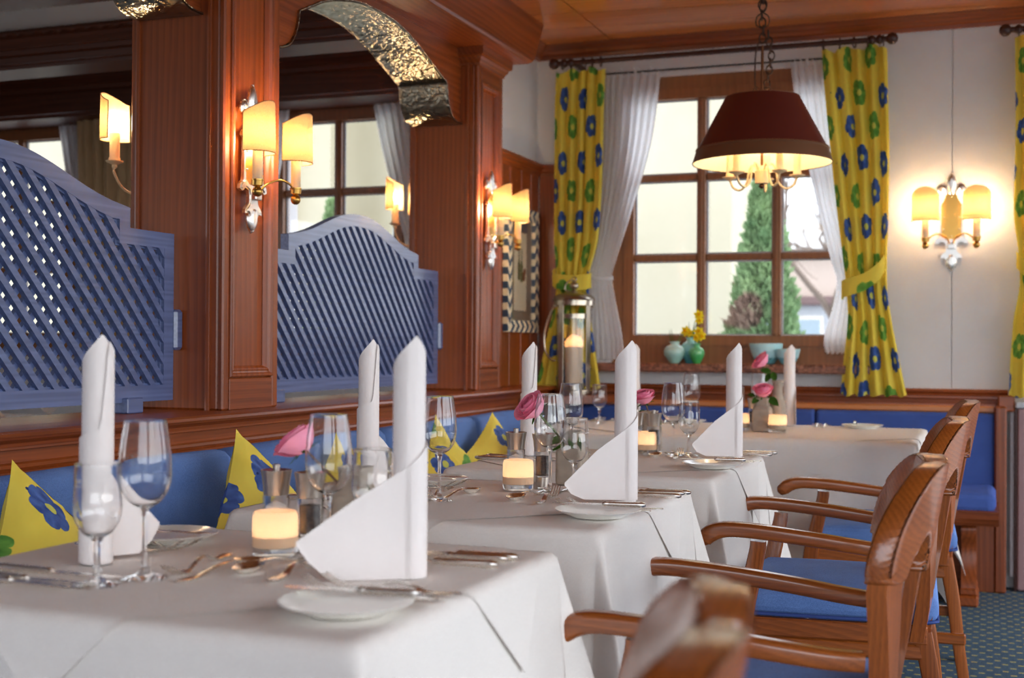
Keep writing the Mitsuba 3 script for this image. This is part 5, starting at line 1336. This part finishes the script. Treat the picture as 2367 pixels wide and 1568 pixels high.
def daffodil(heads, stems, leaves, label):
    k = thing('daffodil', label, 'daffodil', 'yellow daffodils in the sill vases')
    for s in stems: part(k, 'stem', tube(curve(s, 18), 0.0022, 6, (0.2, 0.9, 0.1)), 'stem_green', True)
    for s in leaves:
        c = curve(s, 12); part(k, 'leaf', sweep(c, np.interp(np.linspace(0, 1, len(c)), [0, 0.6, 1], [0.005, 0.0045, 0.001]), 0.0012, (0.2, 0.9, 0.1), 6), 'leaf_green', True)
    for (hx, hy, hz, dx, dy, dz, sc) in heads:
        d = np.array([dx, dy, dz], float); d /= np.linalg.norm(d)
        M = trimesh.geometry.align_vectors([0, 0, 1], d)
        for i in range(6):
            a = i * PI / 3
            u = np.linspace(-1, 1, 5); t = np.linspace(0, 1, 6)
            P = np.array([[((0.003 + 0.019 * v) * math.cos(a) - math.sin(a) * u_ * 0.0075 * math.sin(PI * (0.15 + 0.8 * v)), (0.003 + 0.019 * v) * math.sin(a) + math.cos(a) * u_ * 0.0075 * math.sin(PI * (0.15 + 0.8 * v)), 0.004 * v * v - 0.002 * u_ * u_) for v in t] for u_ in u])
            m = shell(P * sc, 0.0006); m.apply_transform(M); m.apply_translation((hx, hy, hz)); part(k, 'petal', m, 'daffodil_yellow', True)
        m = lathe([(0.0, 0.0), (0.0045, 0.001), (0.0055, 0.008), (0.0072, 0.013), (0.0066, 0.013), (0.0046, 0.006), (0, 0.003)], 12); m.apply_scale(sc); m.apply_transform(M); m.apply_translation((hx, hy, hz)); part(k, 'trumpet', m, 'daffodil_cup', True)
daffodil([(-1.392, 6.10, 1.158, -0.3, -0.9, 0.2, 1.25), (-1.375, 6.10, 1.150, 0.6, -0.8, -0.1, 1.0)], [[(-1.392, 6.105, 1.156), (-1.42, 6.12, 1.14), (-1.447, 6.12, 1.09)], [(-1.375, 6.105, 1.148), (-1.41, 6.115, 1.13), (-1.45, 6.12, 1.08)]],
         [[(-1.462, 6.12, 1.07), (-1.472, 6.118, 1.12), (-1.478, 6.115, 1.165)], [(-1.455, 6.12, 1.07), (-1.462, 6.118, 1.12), (-1.468, 6.115, 1.170)]], 'daffodil in the mint vase, its heads leaning over the teal vase')
daffodil([(-1.335, 6.13, 1.238, 0.2, -0.9, 0.3, 1.2), (-1.332, 6.13, 1.212, 0.3, -0.9, -0.3, 1.0)], [[(-1.337, 6.135, 1.235), (-1.362, 6.15, 1.19), (-1.382, 6.16, 1.08)], [(-1.333, 6.135, 1.210), (-1.36, 6.15, 1.17), (-1.38, 6.16, 1.08)]],
         [[(-1.385, 6.16, 1.10), (-1.388, 6.155, 1.16), (-1.388, 6.15, 1.205)]], 'tall daffodil in the teal vase, highest of the three')
daffodil([(-1.325, 6.085, 1.155, 0.1, -0.9, 0.3, 1.2), (-1.312, 6.085, 1.135, 0.5, -0.8, -0.2, 1.15), (-1.335, 6.085, 1.128, -0.4, -0.9, -0.1, 1.1)], [[(-1.325, 6.09, 1.153), (-1.332, 6.10, 1.12), (-1.338, 6.105, 1.06)], [(-1.312, 6.09, 1.133), (-1.328, 6.10, 1.10), (-1.338, 6.105, 1.05)]],
         [[(-1.342, 6.105, 1.08), (-1.350, 6.10, 1.13), (-1.352, 6.10, 1.17)]], 'daffodil bunch in the small green vase')
def bowl(x, y, r, h, label):
    o = curve([(r * 0.40, 0.0), (r * 0.55, h * 0.08), (r * 0.82, h * 0.42), (r * 0.96, h * 0.8), (r, h)], 24)
    i = [(q - 0.004, z + 0.0) for q, z in o[::-1] if z > h * 0.1]
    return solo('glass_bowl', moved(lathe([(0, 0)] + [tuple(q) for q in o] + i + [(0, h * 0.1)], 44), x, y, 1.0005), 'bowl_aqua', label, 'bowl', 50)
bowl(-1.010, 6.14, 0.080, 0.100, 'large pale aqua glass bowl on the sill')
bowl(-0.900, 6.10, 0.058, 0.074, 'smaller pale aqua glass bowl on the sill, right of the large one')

# ------------------------------------------------------------------ lantern on the corner shelf
LX, LY, LZ = -1.932, 6.0, 0.842
k = thing('lantern', 'tall silver lantern with a glass cylinder on the corner shelf', 'lantern')
part(k, 'base', moved(lathe([(0, 0), (0.096, 0), (0.098, 0.004), (0.098, 0.022), (0.094, 0.026), (0.082, 0.028), (0, 0.028)], 44), LX, LY, LZ), 'pewter', 30)
part(k, 'candle_plate', moved(lathe([(0, 0.028), (0.052, 0.028), (0.052, 0.052), (0.056, 0.054), (0.056, 0.057), (0, 0.057)], 36), LX, LY, LZ), 'pewter', 30)
part(k, 'glass_cylinder', moved(lathe([(0.0845, 0.030), (0.0845, 0.390), (0.0825, 0.390), (0.0825, 0.030)], 48, True), LX, LY, LZ), 'glass', 40)
part(k, 'glass_rim', moved(lathe([(0.0855, 0.375), (0.088, 0.375), (0.088, 0.398), (0.0855, 0.398)], 48, True), LX, LY, LZ), 'pewter', 30)
for i in range(4):
    a = math.radians(-24 + 90 * i)
    m = box(-0.0022, 0.0022, -0.0145, 0.0145, 0.0, 0.462, 0.0008); m.apply_translation((0.0935, 0, 0)); m.apply_transform(trimesh.transformations.rotation_matrix(a, [0, 0, 1]))
    part(k, 'strap', moved(m, LX, LY, LZ), 'pewter', False)
part(k, 'lid', moved(lathe([(0.097, 0.440), (0.0985, 0.440), (0.0985, 0.464), (0.104, 0.466), (0.1055, 0.470), (0.098, 0.482), (0.078, 0.496), (0.050, 0.505), (0.024, 0.510), (0.018, 0.516), (0.0, 0.518)], 48), LX, LY, LZ), 'pewter', 30)
part(k, 'knob', moved(cat(sphere((0, 0, 0.538), 0.021, 16, (1.1, 1.1, 0.95)), torus((0, 0, 0.570), 0.011, 0.0042, 'y', 18, 8)), LX, LY, LZ), 'pewter', True)
part(k, 'ring_handle', moved(tube(curve([(-0.020, 0, 0.512), (-0.040, -0.004, 0.515), (-0.046, -0.006, 0.530), (-0.034, -0.004, 0.556), (-0.010, 0, 0.566), (0.004, 0, 0.560)], 24), 0.0046, 8, (0, 1, 0)), LX, LY, LZ), 'pewter', True)
part(k, 'side_handle', moved(tube(curve([(-0.086, -0.035, 0.436), (-0.102, -0.036, 0.418), (-0.128, -0.036, 0.355), (-0.143, -0.036, 0.290), (-0.136, -0.036, 0.215), (-0.105, -0.036, 0.172), (-0.084, -0.036, 0.168)], 36), 0.0058, 9, (0, 1, 0)), LX, LY, LZ), 'pewter', True)
part(k, 'pivot', moved(cat(sphere((-0.086, -0.040, 0.438), 0.0105, 12), sphere((0.088, 0.030, 0.438), 0.0085, 12)), LX, LY, LZ), 'pewter', True)
k = thing('pillar_candle', 'cream pillar candle burning inside the tall silver lantern', 'candle')
part(k, 'body', moved(lathe([(0, 0.0575), (0.042, 0.0575), (0.0425, 0.150), (0.0435, 0.152), (0.0435, 0.236), (0, 0.232)], 40), LX, LY, LZ), 'wax', 40)
cw = lathe([(0.0435, 0.236), (0.0445, 0.250), (0.0440, 0.262), (0.034, 0.280), (0.018, 0.290), (0.008, 0.293)], 40)
cw.vertices[:, 2] += 0.004 * np.sin(3 * np.arctan2(cw.vertices[:, 1], cw.vertices[:, 0])) * (cw.vertices[:, 2] > 0.245)
part(k, 'melted_rim', moved(cw, LX, LY, LZ), 'wax_thin', True, 'translucent glowing rim')
d = mikit.ply(moved(lathe([(0, 0.240), (0.004, 0.245), (0.005, 0.252), (0.003, 0.262), (0, 0.272)], 12), LX, LY, LZ), 'white_paint', smooth=True)
d['emitter'] = {'type': 'area', 'radiance': rgb(*FLAME)}
scene[numbered(k + '__flame')] = d

# ------------------------------------------------------------------ framed picture on the short wall
def picture():
    k = thing('framed_picture', 'narrow framed print of bottles with a blue and cream chevron frame on the wainscot', 'picture')
    y0, y1, z0, z1, w, X = 5.668, 6.112, 1.148, 1.760, 0.058, -2.183
    def bar(c, uvd):
        v, uv = [], []
        (a, b, c2, d) = c      # outer start, outer end, inner end, inner start
        f = []
        for x, off in ((X, 0), (X + 0.026, 1)):
            v += [(x, *a), (x, *b), (x, *c2), (x, *d)]
        L = math.hypot(b[0] - a[0], b[1] - a[1])
        for x in (0, 1): uv += [(0, 0), (L, 0), (L - w, 1), (w, 1)]
        f = [(4, 5, 6), (4, 6, 7), (0, 1, 5), (0, 5, 4), (2, 3, 7), (2, 7, 6)]
        m = trimesh.Trimesh(np.array(v), np.array(f), process=False)
        return m, np.array(uv, float)
    A, B, C, D = (y0, z0), (y1, z0), (y1, z1), (y0, z1)
    a, b, c, d = (y0 + w, z0 + w), (y1 - w, z0 + w), (y1 - w, z1 - w), (y0 + w, z1 - w)
    for q in ((A, B, b, a), (B, C, c, b), (C, D, d, c), (D, A, a, d)):
        m, uv = bar(q, 0)
        part(k, 'frame_side', m, 'chevron', False, uv=uv)
    part(k, 'mat', box(X, X + 0.006, y0 + w, y1 - w, z0 + w, z1 - w), 'mat_board', False)
    py0, py1 = 5.80, 5.975
    part(k, 'dark_field', box(X + 0.006, X + 0.0066, 5.785, 5.99, 1.645, 1.70), 'ink_grey', False)
    part(k, 'print', box(X + 0.006, X + 0.0075, py0, py1, 1.255, 1.640), 'print_paper', False)
    def bottle(yc, zb, h, wd, bs):
        p = Polygon([(yc - wd / 2, zb), (yc + wd / 2, zb), (yc + wd / 2, zb + h * 0.5), (yc + wd * 0.16, zb + h * 0.68), (yc + wd * 0.16, zb + h), (yc - wd * 0.16, zb + h), (yc - wd * 0.16, zb + h * 0.68), (yc - wd / 2, zb + h * 0.5)])
        part(k, 'printed_bottle', prism(p, 'x', X + 0.0075, X + 0.0079), bs, False)
    bottle(5.868, 1.405, 0.155, 0.034, 'ink_green'); bottle(5.905, 1.395, 0.165, 0.032, 'ink_green')
    part(k, 'printed_fruit', prism(Point(5.935, 1.425).buffer(0.024).union(Point(5.95, 1.45).buffer(0.018)), 'x', X + 0.0075, X + 0.0078), 'ink_brown', False)
    part(k, 'glazing', trimesh.Trimesh(np.array([(X + 0.014, y0 + w, z0 + w), (X + 0.014, y1 - w, z0 + w), (X + 0.014, y1 - w, z1 - w), (X + 0.014, y0 + w, z1 - w)]), np.array([(0, 1, 2), (0, 2, 3)]), process=False), 'pane', False)
picture()

# ------------------------------------------------------------------ glimpsed table behind the partition
k = thing('dining_table', 'white covered table behind the partition, glimpsed under the dark lattice', 'table')
part(k, 'cloth', rounded(-4.3, -2.85, 3.0, 4.4, 0.45, 0.775, 0.02, 6), 'linen', 40)
part(k, 'leg', box(-3.7, -3.4, 3.5, 3.8, 0, 0.46, 0.01), 'dark_wood', False)
solo('folded_napkin', moved(lathe([(0.0, 0.0), (0.052, 0.0), (0.060, 0.02), (0.05, 0.05), (0.012, 0.095), (0, 0.10)], 8), -2.98, 3.22, 0.776), 'napkin_cloth', 'folded white napkin on the table behind the dark lattice', 'napkin', 20)
GSb = GS.put(at(-3.0, 3.5, 0.776), 'small glass on the table behind the partition, seen under the dark lattice')

# ------------------------------------------------------------------ outside the windows
struct('ground_outside', box(-40, 20, WY + 0.34, 45, -0.35, -0.25), 'grey_render', False, 'pale paved ground outside')
k = thing('house', 'cream rendered house wall close to the left part of the large window', 'building')
part(k, 'wall', box(-5.2, -2.12, 11.0, 12.4, -0.26, 6.5), 'cream_render', False)
part(k, 'corner_strip', box(-2.30, -2.10, 10.96, 11.2, -0.26, 6.5, 0.01), 'cream_render', False)
k = thing('house', 'cream house wall outside the windows behind the partition', 'building')
part(k, 'wall', box(-11.5, -6.05, 11.0, 12.4, -0.26, 6.5), 'cream_render', False)
part(k, 'column', box(-6.62, -6.42, 10.8, 11.0, -0.26, 6.5, 0.02), 'white_paint', False)
k = thing('house', 'pale pink house far behind the thuja and the bare tree', 'building')
part(k, 'upper_wall', box(-4.2, 6, 22.0, 26, 1.95, 2.75), 'pink_render', False)
part(k, 'cornice', box(-4.3, 6.1, 21.8, 26, 1.80, 1.95, 0.03), 'slate', False)
part(k, 'roof', loft([[(-4.4, 21.7, 2.75), (6.2, 21.7, 2.75), (6.2, 26.3, 2.75), (-4.4, 26.3, 2.75)], [(-3.6, 23.6, 3.5), (5.4, 23.6, 3.5), (5.4, 24.4, 3.5), (-3.6, 24.4, 3.5)]]), 'snow_grey', False, 'pale grey roof')
part(k, 'ground_wall', box(-4.2, 6, 22.0, 26, -0.26, 1.80), 'grey_render', False)
for i in range(9):
    x = -4.0 + i * 0.75
    f = part(k, 'window', box(x, x + 0.6, 21.93, 22.02, 0.3, 1.62, 0.01), 'slate' if False else 'white_paint', False)
    part(f, 'pane', box(x + 0.05, x + 0.55, 21.91, 21.94, 0.36, 1.56), 'vase_mint_dull', False)
scene['vase_mint_dull'] = principled(srgb(150, 166, 176), 0.2)
k = thing('house', 'white house with a balcony seen through the window under the silver arch', 'building')
part(k, 'wall', box(-13.5, -6.5, 21.0, 25, -0.26, 5.6), 'pink_render', False)
part(k, 'balcony_slab', box(-13, -7, 19.7, 21.1, 4.40, 4.62, 0.02), 'white_paint', False)
part(k, 'balcony_front', box(-13, -7, 19.7, 19.78, 4.62, 4.72, 0.01), 'white_paint', False)
for i in range(34):
    x = -12.9 + i * 0.175
    part(k, 'baluster', box(x, x + 0.05, 19.71, 19.76, 4.72, 5.25), 'white_paint', False)
part(k, 'handrail', box(-13, -7, 19.68, 19.80, 5.25, 5.33, 0.01), 'white_paint', False)
for i in range(3):
    x = -12.2 + i * 1.9
    f = part(k, 'window', box(x, x + 1.1, 20.94, 21.02, 2.2, 3.8, 0.02), 'white_paint', False)
    part(f, 'pane', box(x + 0.08, x + 1.02, 20.92, 20.95, 2.28, 3.72), 'vase_mint_dull', False)

def thuja(x, y, z0, z1, r, seed, label, n=5200):
    """slender conifer: many small flat sprays round a trunk, denser and wider below"""
    rg = np.random.RandomState(seed)
    k = thing('thuja', label, 'tree')
    part(k, 'trunk', tube([(x, y, z0), (x, y, z1 * 0.9)], [0.05, 0.01], 7, (0, 1, 0)), 'bark')
    t = rg.uniform(0, 1, n) ** 1.25
    ang = rg.uniform(0, 2 * PI, n)
    lump = 1 + 0.16 * np.sin(ang * 5 + t * 17 + seed) + 0.12 * np.sin(ang * 3 - t * 29)
    rad = r * (1 - t) ** 0.85 * lump * rg.uniform(0.55, 1.05, n)
    c = np.stack([x + rad * np.cos(ang), y + rad * np.sin(ang), z0 + (z1 - z0) * t], 1)
    out = np.stack([np.cos(ang) * 0.55, np.sin(ang) * 0.55, np.full(n, 0.83)], 1) + rg.normal(0, 0.28, (n, 3)); out /= np.linalg.norm(out, axis=1, keepdims=True)
    sd = np.cross(out, rg.normal(0, 1, (n, 3))); sd /= np.linalg.norm(sd, axis=1, keepdims=True)
    L = rg.uniform(0.03, 0.07, n)[:, None] * (z1 - z0) / 2.2; W = L * 0.22
    v = np.stack([c - sd * W * 0.3, c + sd * W * 0.3, c + out * L * 0.55 + sd * W, c + out * L, c + out * L * 0.55 - sd * W], 1).reshape(-1, 3)
    b = np.arange(n)[:, None] * 5
    f = np.concatenate([b + [0, 1, 2], b + [0, 2, 4], b + [4, 2, 3]], 1).reshape(-1, 3)
    part(k, 'foliage', trimesh.Trimesh(v, f, process=False), 'conifer', False, kind='stuff')
thuja(-1.585, 9.5, -0.25, 2.40, 0.46, 1, 'tall slim green thuja right outside the large window', 24000)
thuja(-5.1, 9.3, -0.25, 2.25, 0.36, 2, 'small conifer outside the window under the silver arch', 9000)

def bare_tree(x, y, h, seed, label):
    rg = np.random.RandomState(seed)
    k = thing('bare_tree', label, 'tree')
    trunk, twigs = [], []
    def grow(p, d, L, r, lv):
        pts = [p]
        q = p.copy(); dd = d.copy()
        for i in range(4):
            dd = dd + rg.normal(0, 0.13, 3) + np.array([0, 0, 0.03]); dd /= np.linalg.norm(dd)
            q = q + dd * L / 4; pts.append(q)
        (trunk if lv < 1 else twigs).append(tube(pts, np.linspace(r, r * 0.6, 5), 5 if lv < 2 else 4, (0.3, 0.8, 0.2), False))
        if lv >= 5 or r < 0.006: return
        for i in range(3 if lv < 4 else 2):
            j = rg.randint(2, 5)
            nd = dd + rg.normal(0, 0.55, 3); nd /= np.linalg.norm(nd)
            grow(pts[j], nd, L * rg.uniform(0.6, 0.82), r * 0.58, lv + 1)
    grow(np.array([x, y, -0.25]), np.array([0, 0, 1.0]), h * 0.34, 0.09, 0)
    part(k, 'trunk', cat(*trunk), 'bark', True)
    part(k, 'branches', cat(*twigs), 'bark', True, kind='stuff')
bare_tree(-1.9, 17.6, 5.2, 5, 'leafless tree right of the thuja behind the large window')
bare_tree(-8.2, 17.0, 6.0, 9, 'leafless tree seen through the window under the silver arch')
for kk in ('type',): pass
